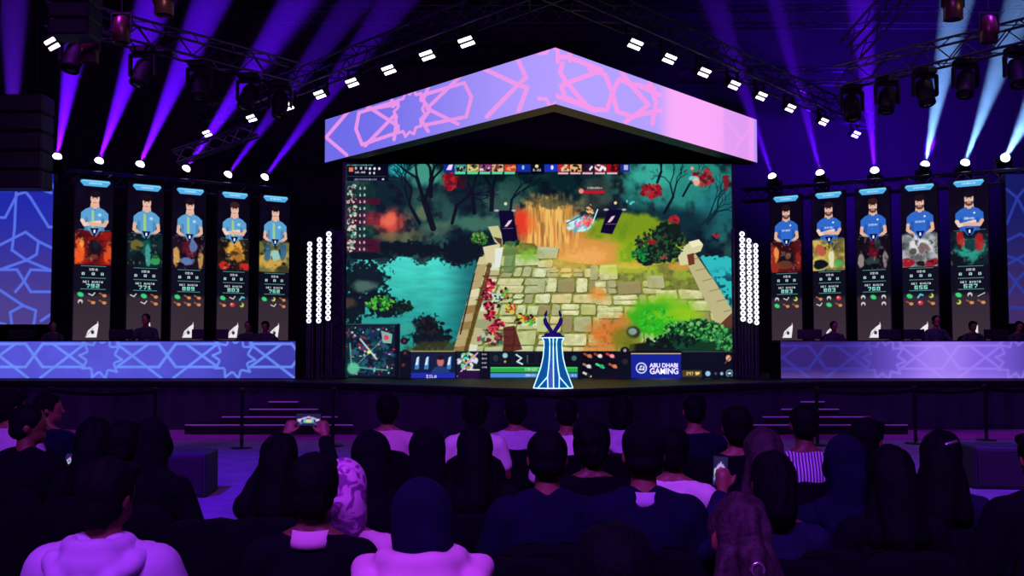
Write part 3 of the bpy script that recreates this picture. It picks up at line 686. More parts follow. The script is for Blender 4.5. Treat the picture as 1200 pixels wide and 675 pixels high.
# floor strip before the stage; a band of magenta light painted as its colour
one('painted_light_strip', MB().box((0,0,.006), (31.8,1.5,.012)), mat('magenta_light_tint', (150,40,140), .9, vary=.2), 'floor strip along the foot of the stage with magenta light painted in', 'floor strip', (0,18.1,0))
def stairs(label, xs, mirror):
    t = empty('stage_steps', (0,18.7,0)); tag(t, label, 'steps', 'stage steps')
    zs = [.19,.32,.445,.57,.70,.83]
    for i, z in enumerate(zs):
        x0, x1 = xs[i]; y = 18.2-18.7+.22*i
        MB().bbox(((x0+x1)/2, y+.275, z/2), (x1-x0, .55, z), .008).build('step', M_STAGE, t, (0,0,0))
        MB().box(((x0+x1)/2, y-.004, z-.008), (x1-x0-.02, .014, .02)).build('nosing', mat('nosing_metal',(190,190,200)), t)
    return t
stairs('wide black stage steps on the side of the phone held up', [(-5.95,-1.9),(-5.35,-1.9),(-4.9,-1.9),(-4.6,-2.1),(-4.1,-2.4),(-3.9,-2.6)], 0)
stairs('wide black stage steps behind the striped shirt', [(3.3,7.2),(3.3,6.6),(3.3,6.1),(3.5,5.9),(3.8,5.3),(3.9,5.2)], 1)

# ------------------------------------------------------------------ big screen
YS = 20.5
a = P(405,192,YS); b = P(857,192,YS); c = P(405,443,YS)
scr = empty('video_wall', (a.x+(b.x-a.x)/2, YS, HS)); tag(scr, 'huge video wall showing a game map with a stone causeway and teal water', 'screen')
W = b.x-a.x; H = a.z-HS-.005
MB().box((0,.12,(H+.06)/2), (W+.12,.2,H+.06)).build('cabinet', M_BLACKP, scr)
led_mesh('game_picture', (-W/2,0,H), (W,0,0), (0,0,-H), 905, 503, paint_game, scr, px=lambda V,u,v: (405+452*u, 192+251*v))
def words_mesh(name, text, size, m, parent, loc, ext=.002, bold=.02):
    cu = bpy.data.curves.new(name, 'FONT'); cu.body = text; cu.size = size; cu.extrude = ext; cu.offset = bold*size; cu.align_x = 'LEFT'
    o = bpy.data.objects.new(name, cu); COL.objects.link(o)
    me = bpy.data.meshes.new_from_object(o.evaluated_get(bpy.context.evaluated_depsgraph_get())); bpy.data.objects.remove(o)
    me.materials.clear(); me.materials.append(m)
    return link(name, me, parent, loc, (PI/2,0,0))
M_TXT = mat('white_lettering', (255,255,255), emit=(236,240,255), estr=1.0)
pxm = W/452.0
for txt, yb, sz, wd in (('ABU DHABI', 430.6, .118, 33), ('GAMING', 438.2, .165, 33)):
    o = words_mesh('lettering', txt, sz, M_TXT, scr, ((759.5-405)*pxm-W/2, -.006, H-(yb-192)/251*H), bold=.025)
    w0 = max(v.co.x for v in o.data.vertices)-min(v.co.x for v in o.data.vertices); o.scale.x = wd*pxm/w0
# dark truss towers that flank the screen, dressed in dark fabric
def fabric_tower(x, w, z1, label):
    t = empty('truss_tower', (x,20.3,HS)); tag(t, label, 'truss', 'truss towers beside the screen')
    f = MB()
    h = z1-HS
    for sx in (-1,1):
        for sy in (-1,1): f.cyl((sx*w/2,sy*w/2,0), (sx*w/2,sy*w/2,h), .025, n=8)
    n = int(h/.3)
    for k in range(n):
        s = 1 if k % 2 else -1
        f.cyl((-s*w/2,-w/2,k*h/n), (s*w/2,-w/2,(k+1)*h/n), .012, n=6); f.cyl((-w/2,-s*w/2,k*h/n), (-w/2,s*w/2,(k+1)*h/n), .012, n=6); f.cyl((w/2,-s*w/2,k*h/n), (w/2,s*w/2,(k+1)*h/n), .012, n=6)
    f.build('frame', M_TRUSS, t); MB().box((0,.02,h/2), (w*.9,.03,h*.98)).build('cloth', mat('blue_black_cloth',(26,26,52),.8), t)
    MB().bbox((0,0,.02), (w+.2,w+.2,.04)).build('base_plate', M_BLACK, t)
fabric_tower(P(396,300,20.3).x, .26, 4.0, 'dark truss tower at the screen edge, on the side of the presenter inset')
fabric_tower(P(866,300,20.3).x, .22, 4.0, 'dark truss tower at the screen edge, on the side of the round icons')

# ------------------------------------------------------------------ roof header of two angled LED panels
zb, zt = 5.46, 6.37
A = Vector(((382-600)/FPX*20.9, 20.8)); A = Vector((P(381,160,20.8).x, 20.8)); B = Vector((P(651,90,15.62).x, 15.62)); Cc = Vector((P(887,165,20.8).x, 20.8))
hd = empty('roof_header', (B.x, B.y, zb)); tag(hd, 'pointed roof header of two glowing lilac and pink LED panels over the stage', 'led header')
def rel(x, y, z): return Vector((x-B.x, y-B.y, z-zb))
def hpanel(p0, p1, painter):
    c = rel(p0.x,p0.y,zt); du = Vector((p1.x-p0.x,p1.y-p0.y,0))
    led_mesh('led_panel', c, du, (0,0,zb-zt), 620, 90, painter, hd, px=lambda V,u,v: proj(V[...,0]+B.x, V[...,1]+B.y, V[...,2]+zb))
hpanel(A, B, paint_header_left); hpanel(B, Cc, paint_header_right)
bk = MB()
for p0, p1 in ((A,B),(B,Cc)):
    d = (p1-p0).normalized(); nrm = Vector((-d.y, d.x))
    mit = lambda p, k: (p+Vector((0, k/abs(nrm.y)))) if p is B else p+nrm*k
    q = [mit(p0,.012), mit(p1,.012), mit(p1,.35), mit(p0,.35)]
    bk.prism([(v.x-B.x, v.y-B.y) for v in q], 0, zt-zb)
bk.build('back_box', M_BLACKP, hd)
# black gable cloth under and behind the header
one('gable_border', MB().box((0,0,0), ((Cc.x-A.x),.05,.5)), M_BLACKWALL, 'black border cloth hung between roof header and video wall', 'cloth', ((A.x+Cc.x)/2, 21.1, 5.72))

# ------------------------------------------------------------------ side LED walls
def side_wall(px0, px1, py0, py1, Y, painter, label, nu, nv):
    a = P(px0,py0,Y); b = P(px1,py0,Y); zl = P(px0,py1,Y).z
    t = empty('led_side_wall', ((a.x+b.x)/2, Y, HS)); tag(t, label, 'led wall', 'patterned side walls')
    w = b.x-a.x; h = a.z-zl; z0 = zl-HS
    led_mesh('led_panel', (-w/2,0,z0+h), (w,0,0), (0,0,-h), nu, nv, painter, t, px=lambda V,u,v: proj(V[...,0]+(a.x+b.x)/2, V[...,1]+Y, V[...,2]+HS))
    MB().box((0,.09,z0+h/2), (w+.04,.16,h+.04)).build('cabinet', M_BLACKP, t)
    for s in (-1,1): MB().box((s*w*.35,.12,z0/2), (.1,.1,z0)).build('leg', M_BLACK, t)
side_wall(-60, 63, 204, 380, 21.4, paint_side_left, 'blue LED wall with lattice lines beyond the first player banner', 150, 230)
side_wall(1178, 1262, 204, 379, 21.4, paint_side_right, 'dim blue LED wall with lattice lines at the far edge of the hall', 120, 230)

# ------------------------------------------------------------------ desks
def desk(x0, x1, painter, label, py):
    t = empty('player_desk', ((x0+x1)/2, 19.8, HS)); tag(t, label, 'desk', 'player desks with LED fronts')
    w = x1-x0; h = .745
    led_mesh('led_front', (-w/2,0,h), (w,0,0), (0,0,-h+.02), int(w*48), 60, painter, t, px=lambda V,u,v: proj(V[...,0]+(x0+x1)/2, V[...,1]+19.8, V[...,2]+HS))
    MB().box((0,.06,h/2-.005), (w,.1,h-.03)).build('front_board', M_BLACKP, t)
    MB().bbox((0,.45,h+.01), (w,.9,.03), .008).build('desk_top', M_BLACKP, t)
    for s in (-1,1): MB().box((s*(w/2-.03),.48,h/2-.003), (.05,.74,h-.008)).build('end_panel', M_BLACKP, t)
desk(-12.6, P(346,420,19.8).x, paint_desk_left, 'long player desk with a bright lilac star pattern front', 0)
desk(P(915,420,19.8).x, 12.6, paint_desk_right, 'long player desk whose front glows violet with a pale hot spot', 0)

# ------------------------------------------------------------------ player banners
PAL = [((150,24,14),(236,90,30),(30,12,16),(20,30,34)), ((10,40,40),(60,150,140),(16,80,74),(150,120,50)), ((30,14,30),(90,20,34),(90,120,170),(200,150,80)), ((40,30,20),(220,160,60),(170,110,40),(190,40,30)), ((110,110,60),(200,160,70),(150,200,190),(30,90,140)),
       ((90,20,22),(150,40,30),(160,120,90),(110,70,50)), ((200,180,90),(220,220,180),(180,160,60),(180,50,50)), ((20,12,20),(90,14,26),(40,60,60),(140,130,130)), ((170,176,180),(220,220,224),(120,100,100),(150,30,40)), ((10,34,40),(40,150,130),(14,60,60),(190,30,30))]
LB = (92,160,210); RB = (46,104,200)
SPEC = [(LB,1,(20,14,18),PAL[0],'792','gwohoo',1,1,0),(LB,0,(22,12,14),PAL[1],'771','wgo wo',1,2,0),(LB,0,(26,14,16),PAL[2],'889','gooooo',1,3,0),(LB,1,(60,30,28),PAL[3],'803','gwbory',1,4,0),(LB,0,(14,12,18),PAL[4],'768','gyo woo'[:6],1,5,0),
        (RB,0,(30,16,16),PAL[5],'883','hwygoo',0,6,0),(RB,1,(36,20,20),PAL[6],'803','ohrwgo',0,7,0),(RB,0,(50,26,20),PAL[7],'760','hghh h',0,8,0),(RB,0,(24,16,18),PAL[8],'656','gbyoro',0,9,0),(RB,1,(14,12,18),PAL[9],'627','ghsyoo',0,10,1)]
artw = ['red and orange','teal','dark red and blue','gold','olive and mint','brick red','pale yellow','black and crimson','light grey','dark teal']
LX = [109,170,221,273.5,321.5]; RX = [921,971,1023,1078,1136]
def banner(px, side, idx):
    # banners hang on two straight runs: outer end at Y 21.8, inner end at Y 24.2
    o = Vector((P(LX[0] if side < 0 else RX[4], 300, 21.8).x, 21.8)); i = Vector((P(LX[4] if side < 0 else RX[0], 300, 24.2).x, 24.2))
    k = (px-600)/FPX; k = P(px,300,1.0).x
    d = i-o; t = (k*o.y-o.x)/(d.x-k*d.y); c = o+d*t
    dr = d.normalized() if side < 0 else -d.normalized()
    ang = math.atan2(dr.y, dr.x); w = .755
    t_ = empty('player_banner', (c.x, c.y, HS), ang)
    s = SPEC[idx]
    lab = 'tall player screen with %s art, showing %s player, NET WORTH %s' % (artw[idx], 'arms crossed' if s[1] else 'arms down', s[4])
    tag(t_, lab, 'screen', 'tall player screens behind the desks')
    H = 4.22; z1 = 5.27-HS
    led_mesh('portrait_panel', (-w/2,0,z1), (w,0,0), (0,0,-H), 106, 520, paint_player(s), t_, px=lambda V,u,v: (44*u, 240*v*H/4.19))
    MB().box((0,.07,z1/2+.01), (w+.05,.1,z1)).build('cabinet', M_BLACKP, t_)
    MB().bbox((0,.12,.02), (w+.1,.5,.04)).build('base_plate', M_BLACK, t_)
    return c
LC = [banner(x, -1, i) for i, x in enumerate(LX)]; RC = [banner(x, 1, 5+i) for i, x in enumerate(RX)]

# ------------------------------------------------------------------ LED light bars on stands
def light_bar(px, py0, py1, Y, label, n=16):
    a = P(px,py0,Y); zl = P(px,py1,Y).z; h = a.z-zl
    t = empty('light_bar', (a.x, Y, HS)); tag(t, label, 'light', 'ring light bars beside the screen')
    r = h/n/2
    MB().bbox((0,.06,zl-HS+h/2), (r*2.2,.1,h+.04), .01).build('housing', M_BLACKP, t)
    ring = MB().torus((0,0,0), r*.66, r*.3, 'Y', 16, 6).mesh('ring_light', M_RING, True)
    for k in range(n): link('ring_light', ring, t, (0, -.005, zl-HS+r*(2*k+1)))
    g = MB().cyl((0,.06,.03), (0,.06,zl-HS), .022); 
    for s in (-1,1):
        g.cyl((s*.05,.12,.03), (s*.05,.12,zl-HS), .015, n=6)
    nn = 5
    for k in range(nn): g.cyl((-.05 if k % 2 else .05,.12,.03+(zl-HS-.03)*k/nn), (.05 if k % 2 else -.05,.12,.03+(zl-HS-.03)*(k+1)/nn), .008, n=6)
    g.build('stand', M_TRUSS, t); MB().lathe([(.13,0),(.13,.02),(.04,.035)], 20, (0,.08,0)).build('base_plate', M_BLACK, t)
for px, y0, y1, Y, w in ((363,283,379,19.75,'shortest of the three by the star patterned desk'),(374.5,278,379,19.85,'middle one of the three by the star patterned desk'),(385.5,271,376,19.95,'tallest of the three by the star patterned desk')):
    light_bar(px, y0, y1, Y, 'white ring light bar, '+w)
for px, y0, y1, Y, w in ((869.5,271,377,20.0,'tallest of the three by the violet desk'),(877.5,279,379,19.85,'middle one of the three by the violet desk'),(885.5,285,381,19.7,'shortest of the three by the violet desk')):
    light_bar(px, y0, y1, Y, 'white ring light bar, '+w)

# ------------------------------------------------------------------ glowing tower trophy stand at the front of the stage
T0 = P(648.5,457,15.85); um = 15.85/FPX*1.0
tw = empty('neon_tower', (T0.x, 15.95, HS)); tag(tw, 'tower shaped trophy stand outlined in icy blue neon with dark blue horns on top', 'trophy stand')
prof = [(0.5,23.2),(14,18.2),(24,14.6),(36,11.8),(48,10.6),(55,10.6),(59.5,12.9)]     # height px, half width px
base = [(-1,0),(-.72,-.34),(-.38,-.5),(0,-.56),(.38,-.5),(.72,-.34),(1,0),(.72,.34),(0,.56),(-.72,.34)]
prf = [(z*um, w*um) for z, w in prof]
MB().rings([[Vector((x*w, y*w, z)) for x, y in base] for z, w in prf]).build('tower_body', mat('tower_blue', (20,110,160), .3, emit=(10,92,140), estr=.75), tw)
nb = MB(); tr = .009
for i in (0,2,3,4,6):
    q = [Vector((base[i][0]*w, base[i][1]*w-.004, z)) for z, w in prf]
    if i in (2,4): q = q[1:]
    nb.tube(q, tr, 8)
for z, w in (prf[0], prf[-1]): nb.tube([Vector((x*w, y*w-.004, z)) for x, y in base[:7]], tr, 8)
for s in (-1,1):
    p0 = Vector((s*base[4][0]*prf[1][1], base[4][1]*prf[1][1]-.004, prf[1][0])); z0, w0 = prf[0]
    nb.tube([p0, Vector((s*.80*w0, -.32*w0, z0))], tr*.9, 8); nb.tube([p0, Vector((s*.28*w0, -.54*w0, z0))], tr*.9, 8)
nb.build('neon_outline', M_NEON, tw)
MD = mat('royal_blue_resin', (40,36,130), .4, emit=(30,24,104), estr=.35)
MB().rings([[Vector((x*w*um*1.0, y*w*um, z*um)) for x, y in base] for z, w in ((59.8,13.6),(61.5,13.4),(62.5,10.5),(65,9),(65.5,6))]).build('collar', MD, tw)
hn = MB()
for s in (-1,1):
    q = [(1.6,64),(2.6,68),(5.4,72),(8.3,76.5),(9.4,81),(8.9,86),(7.2,91.5)]; rr = [2.8,2.5,2.6,2.7,2.5,2.0,.7]
    hn.tube([Vector((s*x*um, 0, z*um)) for x, z in q], [r*um for r in rr], 10)
hn.build('horns', MD, tw, smooth=True)
# ------------------------------------------------------------------ rigging: trusses, moving heads, beams, blinders
def truss(p0, p1, w, label, name='lighting_truss', up=Vector((0,0,1)), r=.025):
    p0, p1 = Vector(p0), Vector(p1); d = p1-p0; L = d.length; d.normalize(); s = d.cross(up).normalized(); u = s.cross(d)
    m = MB(); cs = [(-1,-1),(1,-1),(1,1),(-1,1)]
    for a, b in cs: o = s*a*w/2+u*b*w/2; m.cyl(o, o+d*L, r, n=8)
    n = max(2, int(L/w))
    for k in range(n):
        t0, t1 = L*k/n, L*(k+1)/n
        for i in range(4):
            a, b = cs[i], cs[(i+1) % 4]
            if k % 2: a, b = b, a
            m.cyl(s*a[0]*w/2+u*a[1]*w/2+d*t0, s*b[0]*w/2+u*b[1]*w/2+d*t1, r*.5, n=5)
    return one(name, m, M_TRUSS, label, 'truss', p0)
M_HEAD = mat('moving_head_shell', (8,8,11), .65, 0, spec=.2)
_hm = {}
def head_meshes():
    if not _hm:
        _hm['base'] = MB().bbox((0,0,.05), (.3,.22,.1), .02).mesh('base', M_HEAD)
        y = MB()
        for s in (-1,1): y.bbox((s*.17,0,.27), (.035,.1,.3), .012)
        y.bbox((0,0,.12), (.36,.12,.04), .012); _hm['yoke'] = y.mesh('yoke', M_HEAD)
        _hm['head'] = MB().lathe([(.0,-.2),(.09,-.19),(.125,-.12),(.13,.05),(.115,.1),(.12,.15),(.12,.2),(.1,.2),(.095,.185)], 24).mesh('head', M_HEAD, True)
    return _hm
def moving_head(loc, aim, label, lens=None, hang=False, group='moving head lights', scale=1.0, lens_e=6.0):
    """aim: direction vector of the lens"""
    h = head_meshes(); t = empty('moving_head_light', loc); tag(t, label, 'stage light', group); t.scale = (scale,)*3
    if hang: t.rotation_euler = (PI, 0, 0)
    link('base', h['base'], t); link('yoke', h['yoke'], t)
    hd_ = link('head', h['head'], t, (0,0,.36))
    a = Vector(aim).normalized()
    if hang: a = Vector((a.x, -a.y, -a.z))
    hd_.rotation_mode = 'QUATERNION'; hd_.rotation_quaternion = a.to_track_quat('Z', 'Y')
    ln = link('lens', MB().lathe([(.0,.186),(.095,.187),(.1,.2),(.097,.225),(.08,.255),(.05,.275),(.0,.285)] if lens else [(.0,.186),(.095,.187),(.07,.2),(0,.205)], 20).mesh('lens', lens or M_GLASSD, True), hd_)
    return t
M_GLASSD = mat('dark_lens', (20,20,30), .08, 0)
def beam_material(name, dens):
    m = bpy.data.materials.new(name); m.use_nodes = True; nt = m.node_tree; nt.nodes.clear()
    o = nt.nodes.new('ShaderNodeOutputMaterial'); v = nt.nodes.new('ShaderNodeVolumeScatter')
    v.inputs['Color'].default_value = (1,1,1,1); v.inputs['Density'].default_value = dens; v.inputs['Anisotropy'].default_value = 0.0
    nt.links.new(v.outputs[0], o.inputs['Volume']); m.cycles.homogeneous_volume = True
    return m
M_HAZE = beam_material('stage_haze', .09)
LENS_P = mat('lens_lilac', (255,255,255), emit=(230,214,255), estr=6.0)
LENS_C = mat('lens_cyan', (255,255,255), emit=(220,246,255), estr=6.0)
def beam(px, py, Y, qx, qy, dY, half, col, power, label, lens):
    half *= 1.12
    """haze beam from a fixture seen at px,py towards the place seen at qx,qy"""
    p = P(px,py,Y); q = P(qx,qy,Y+dY); d = (q-p).normalized()
    loc = p - Vector((0,0,.36)) - d*.2
    t = moving_head(loc, d, label, lens, group='moving heads on the back truss')
    L = min((11.4-p.z)/max(d.z,.05), 16.0)
    if p.x+d.x*L > 15.5: L = (15.5-p.x)/d.x
    if p.x+d.x*L < -15.5: L = (-15.5-p.x)/d.x
    r0 = .075; back = r0/math.tan(half); a = math.tan(half)
    m = MB(); q4 = d.to_track_quat('Z','Y'); n = 20; st0 = Vector((0,0,.36))+d*.29
    m.rings([[st0 + q4 @ Vector((r*math.cos(2*PI*i/n), r*math.sin(2*PI*i/n), z)) for i in range(n)] for r, z in ((.075,0),(.075+a*L*1.03,L))])
    m.build('light_beam', M_HAZE, t)
    ld = bpy.data.lights.new('beam_lamp', 'SPOT'); ld.energy = power; ld.color = col; ld.spot_size = 2*half; ld.spot_blend = .35; ld.shadow_soft_size = 0.04
    lo = bpy.data.objects.new('beam_lamp', ld); COL.objects.link(lo)
    lo.rotation_mode = 'QUATERNION'; lo.rotation_quaternion = (-d).to_track_quat('Z','Y')
    lo.location = p + d*.10
    return t
# (the lamp's origin lies behind the lens, so heads are left out of its shadows by starting it just inside the lens)
def YL(px): # depth of the light row above the banners
    return None
PUR = (.105,.002,1.0); MAG = (.5,.03,1.0); CYA = (.20,.44,1.0)
BE = [(67,184,22.3, 89,50,-1.5, 5.0,PUR,1.0),(116,189,22.9, 182,0,-2.0, 5.2,PUR,1.0),(164,193,23.4, 247,0,-2, 5.0,PUR,.9),(218,198,23.9, 352,0,-2, 4.8,PUR,.8),(267,205,24.4, 402,20,-2, 3.6,PUR,.4),(310,208,24.8, 432,45,-2, 3.8,PUR,.5),
      (905,207,24.8, 845,25,-2, 3.6,PUR,.3),(961,203,24.4, 918,20,-2, 3.6,PUR,.38),(1025,200,23.9, 1015,80,-2, 3.6,PUR,.8),(1084,193,23.4, 1122,0,-2, 5.2,CYA,1.1),(1131,191,22.9, 1172,75,-2, 4.6,CYA,1.1),(1178,185,22.3, 1206,134,-2, 4.8,CYA,1.1)]
nm_ = ['first','second','third','fourth','fifth','sixth']
for k, (px,py,Y,qx,qy,dY,hf,col,pw) in enumerate(BE):
    side = 'lilac-beam' if k < 9 else 'cyan-beam'
    lab = ('%s beam light from the lattice side wall, above the %s player screens' % (nm_[k if k < 6 else 11-k], 'light blue' if k < 6 else 'royal blue'))
    beam(px, py, Y, qx, qy, dY, math.radians(hf), col, 26000*pw if k < 9 else 15000*pw, lab, LENS_P if k < 9 else LENS_C)
beam(14, 200, 22.2, 16, 0, -2, math.radians(4.2), (.14,.01,1.0), 9000, 'moving head standing behind the hanging loudspeaker', LENS_P)
# the trusses they stand on
z_ = 5.38
def on(p, Y, z): v = P(p[0], p[1], Y); return Vector((v.x, Y, z))
e0 = on((80,186),22.2,z_); e1 = on((345,208),25.1,z_); truss(e0, e1, .3, 'back truss carrying beam lights over the light blue shirted banners')
e0 = on((870,208),25.1,z_); e1 = on((1215,184),21.9,z_); truss(e0, e1, .3, 'back truss carrying beam lights over the royal blue shirted banners')

# V truss above the header with blinders
zt_ = 7.0
def atz(px, py, z): return PZ(px, py, z)
BLL = [(549,47),(503,63),(458,80),(415,95),(377,109),(340,123),(297,137),(245,155)]; BLR = [(742,50),(782,67),(823,83),(858,98),(890,111),(924,125),(963,141),(1001,156)]
pL0, pL1 = atz(549,47,zt_), atz(245,155,zt_); pR0, pR1 = atz(742,50,zt_), atz(1001,156,zt_)
dL = (pL1-pL0).normalized(); dR = (pR1-pR0).normalized(); up = Vector((0,0,.42))
truss(pL0-dL*2.6+up, pL1+dL*.8+up, .4, 'black truss with white blinders on the side above the lilac header panel')
truss(pR0-dR*2.4+up, pR1+dR*.8+up, .4, 'black truss with white blinders on the side above the pink header panel')
def blinder(c, d, label, s=1.0):
    s *= .84
    t = empty('blinder_light', c, math.atan2(d.y, d.x)); tag(t, label, 'stage light', 'white twin blinders')
    nrm = -1 if d.x > 0 else 1
    tilt = Matrix.Rotation(math.radians(-48), 3, 'X') if d.x > 0 else Matrix.Rotation(math.radians(48), 3, 'X')
    MB().bbox((0,0,0.0), (.48*s,.25*s,.12), .02, tilt).build('housing', M_BLACK, t)
    for k in (-1,1): MB().bbox(tilt @ Vector((0,k*.06*s,-.062)), (.42*s,.07*s,.03), .004, tilt).build('lamp_panel', M_WHITE, t)
    f = MB()
    for k in (-1,1): f.box((k*.26*s,0,.12), (.02,.05,.3))
    f.box((0,0,.25), (.54*s,.05,.03)); f.build('bracket', M_BLACK, t)
ordn = ['closest to the roof peak','second down from the roof peak','third down from the roof peak','fourth down from the roof peak','fifth down from the roof peak','sixth down from the roof peak','seventh down from the roof peak','farthest down the slope']
for k, (x, y) in enumerate(BLL): blinder(atz(x,y,zt_), dL, 'twin white blinder above the lilac header panel, '+ordn[k])
for k, (x, y) in enumerate(BLR): blinder(atz(x,y,zt_), dR, 'twin white blinder above the pink header panel, '+ordn[k])
# near trusses carrying unlit heads
f0, f1 = atz(-40,-8,6.9), atz(345,78,6.9); f0, f1 = Vector((-10.5,15.0,6.9)), Vector((-3.9,19.3,6.9))
tl0, tl1 = P(60,20,15.6), P(345,74,19.4); tl0.z = tl1.z = 6.95
truss(tl0, tl1, .4, 'near truss carrying dark moving heads on the side of the dark loudspeaker')
tr0, tr1 = P(985,92,19.6), P(1290,10,15.8); tr0.z = tr1.z = 6.95
truss(tr0, tr1, .4, 'near truss carrying dark moving heads on the side of the cyan beams')
blinder(P(65,49,14.8), Vector((-.7,.7,0)).normalized(), 'twin white blinder alone beside the two near beams', 1.0)
def dark_heads(a, b, ts, labels):
    for t, l in zip(ts, labels):
        p = a.lerp(b, t); moving_head((p.x, p.y, p.z-.2), (random.uniform(-.3,.3), -.4, -1), l, None, True, 'dark moving heads on the near trusses', 1.25)
w_ = ['outermost','second from outside','third from outside','fourth from outside','innermost']
dark_heads(tl0, tl1, [.08,.33,.56,.78,.93], ['unlit black moving head on the truss by the dark loudspeaker, '+w for w in w_])
dark_heads(tr1, tr0, [.28,.47,.63,.79,.95], ['unlit black moving head on the truss by the cyan beams, '+w for w in w_])
# cans hanging on pipes
M_CAN = mat('bronze_can', (84,56,46), .35, .5)
def par_can(px, py, Y, label, L=.42, r=.13):
    p = P(px, py, Y); t = empty('par_can', p); tag(t, label, 'stage light', 'hanging par cans')
    MB().lathe([(r*.45,L),(r*.8,L*.9),(r,L*.6),(r,.0),(r*.92,.0),(r*.85,.05)], 20).build('can', M_CAN, t, smooth=True)
    MB().lathe([(0,.05),(r*.85,.05),(r*.7,.06),(0,.07)], 16).build('lens', M_GLASSD, t)
    y = MB()
    for s in (-1,1): y.box((s*(r+.02),0,L*.75), (.015,.04,L*.7))
    y.box((0,0,L*1.1), (2*r+.06,.04,.02)); y.cyl((0,0,L*1.1), (0,0,11.49-p.z), .012, n=8); y.build('yoke', M_BLACK, t)
par_can(1117,23,13.5,'bronze can light crossing the tall magenta and cyan beam')
par_can(192,18,13.5,'bronze can light lit warm at the upper edge')
par_can(142,50,15.2,'bronze can light hanging from the truss by the dark loudspeaker')
par_can(105,74,14.8,'bronze can light hanging below its truss beside the lone blinder')
par_can(1159,50,15.0,'bronze can light hanging among the heads by the cyan beams')
# distant ceiling trusses
truss(P(330,20,25).xyz, Vector((14,25,P(330,20,25).z)), .45, 'far ceiling truss running across the hall')
q0, q1 = P(1000,60,21), P(1060,-20,16); truss(P(995,60,20.5), P(1075,-30,19.5), .4, 'short slanting truss under the ceiling lit lilac')
truss(P(795,86,25.2), P(990,90,25.0), .35, 'far truss lit lilac behind the pink header panel')
truss(P(205,185,21.3)+Vector((0,0,0)), P(300,152,21.6), .28, 'short pale truss in front of the fourth lilac beam')
# loudspeaker array that cuts into the side wall, hung by the left edge
def line_array(px0, px1, py0, py1, Y, label, n):
    a = P(px0,py0,Y); b = P(px1,py1,Y); w = b.x-a.x; h = (a.z-b.z)/n
    t = empty('loudspeaker_array', ((a.x+b.x)/2, Y, b.z)); tag(t, label, 'loudspeaker')
    ch = MB()
    for sx in (-.3,.3): ch.cyl((sx*w,0,h*n), (sx*w,0,11.49-b.z), .012, n=6)
    ch.build('chain', M_BLACK, t)
    for k in range(n):
        m = MB().bbox((0,0,h*(k+.5)), (w,.5,h*.95), .03); c = m.build('cabinet', M_BLACKP, t)
        MB().box((0,-.255,h*(k+.5)), (w*.9,.012,h*.8)).build('grille', mat('speaker_grille',(8,8,10),.7), c)
line_array(-18, 55, 113, 223, 18.5, 'hanging black loudspeaker array in front of the lattice side wall', 5)
line_array(66, 112, -30, 46, 14.2, 'hanging black loudspeaker cluster beside the lone white blinder', 4)

# ------------------------------------------------------------------ barrier posts in front of the stage
M_POST = mat('post_black', (10,10,12), .35, .4)
def stanchion(px, py, label):
    p = PZ(px, py, 0); t = empty('barrier_post', (p.x, p.y, 0)); tag(t, label, 'barrier post', 'black barrier posts before the stage')
    MB().lathe([(.17,.0),(.17,.012),(.15,.025),(.03,.04),(.0,.04)], 24).build('base', M_POST, t, smooth=False)
    MB().lathe([(.0,.03),(.028,.03),(.028,.84),(.036,.85),(.036,.93),(.03,.95),(.0,.955)], 16).build('pole', M_POST, t)
    return Vector((p.x, p.y, .88))
tops = [stanchion(x, y, 'black barrier post '+l) for x, y, l in ((58,521,'by the two turned heads'),(181,523,'behind the row of dark seated figures'),(283,525,'in front of the lower step ends'),(390,523,'behind the phone held up'),(958,522,'behind the striped shirt'),(1073,520,'behind the hair clip'),(1156,516,'behind the low dark box'),(1262,514,'beyond the frame edge'))]
def belt(a, b, label):
    m = MB(); n = 10; q = [a.lerp(b, k/n)-Vector((0,0,.05*math.sin(PI*k/n))) for k in range(n+1)]
    m.rings([[v+Vector((0,-.003,.025)), v+Vector((0,.003,.025)), v+Vector((0,.003,-.025)), v+Vector((0,-.003,-.025))] for v in q])
    one('barrier_belt', m, M_POST, label, 'belt')
belt(tops[0], tops[1], 'black barrier belt beside the two turned heads'); belt(tops[5], tops[6], 'black barrier belt behind the woman with the hair clip'); belt(tops[6], tops[7], 'black barrier belt over the low dark box'); belt(tops[4], tops[5], 'black barrier belt beside the striped shirt')
# floor speakers
M_SUB = mat('subwoofer_paint', (26,22,40), .7)
def subwoofer(px0, px1, py0, py1, label, rz=0):
    a = PZ(px0, py1, 0); b = P(px1, py1, a.y); top = P(px0, py0, a.y).z; w = b.x-a.x
    t = empty('subwoofer', ((a.x+b.x)/2, a.y+.3, 0), rz); tag(t, label, 'loudspeaker', 'floor loudspeakers')
    MB().bbox((0,0,top/2), (w,.6,top), .02).build('cabinet', M_SUB, t); MB().bbox((0,-.305,top/2), (w*.9,.02,top*.86), .008).build('grille', mat('speaker_grille',(8,8,10)), t)
subwoofer(158,238,532,584,'low dark loudspeaker box on the bare floor behind the hooded man', .08)
subwoofer(1147,1212,524,574,'low dark loudspeaker box near the edge beyond the woman with the hair clip', -.1)

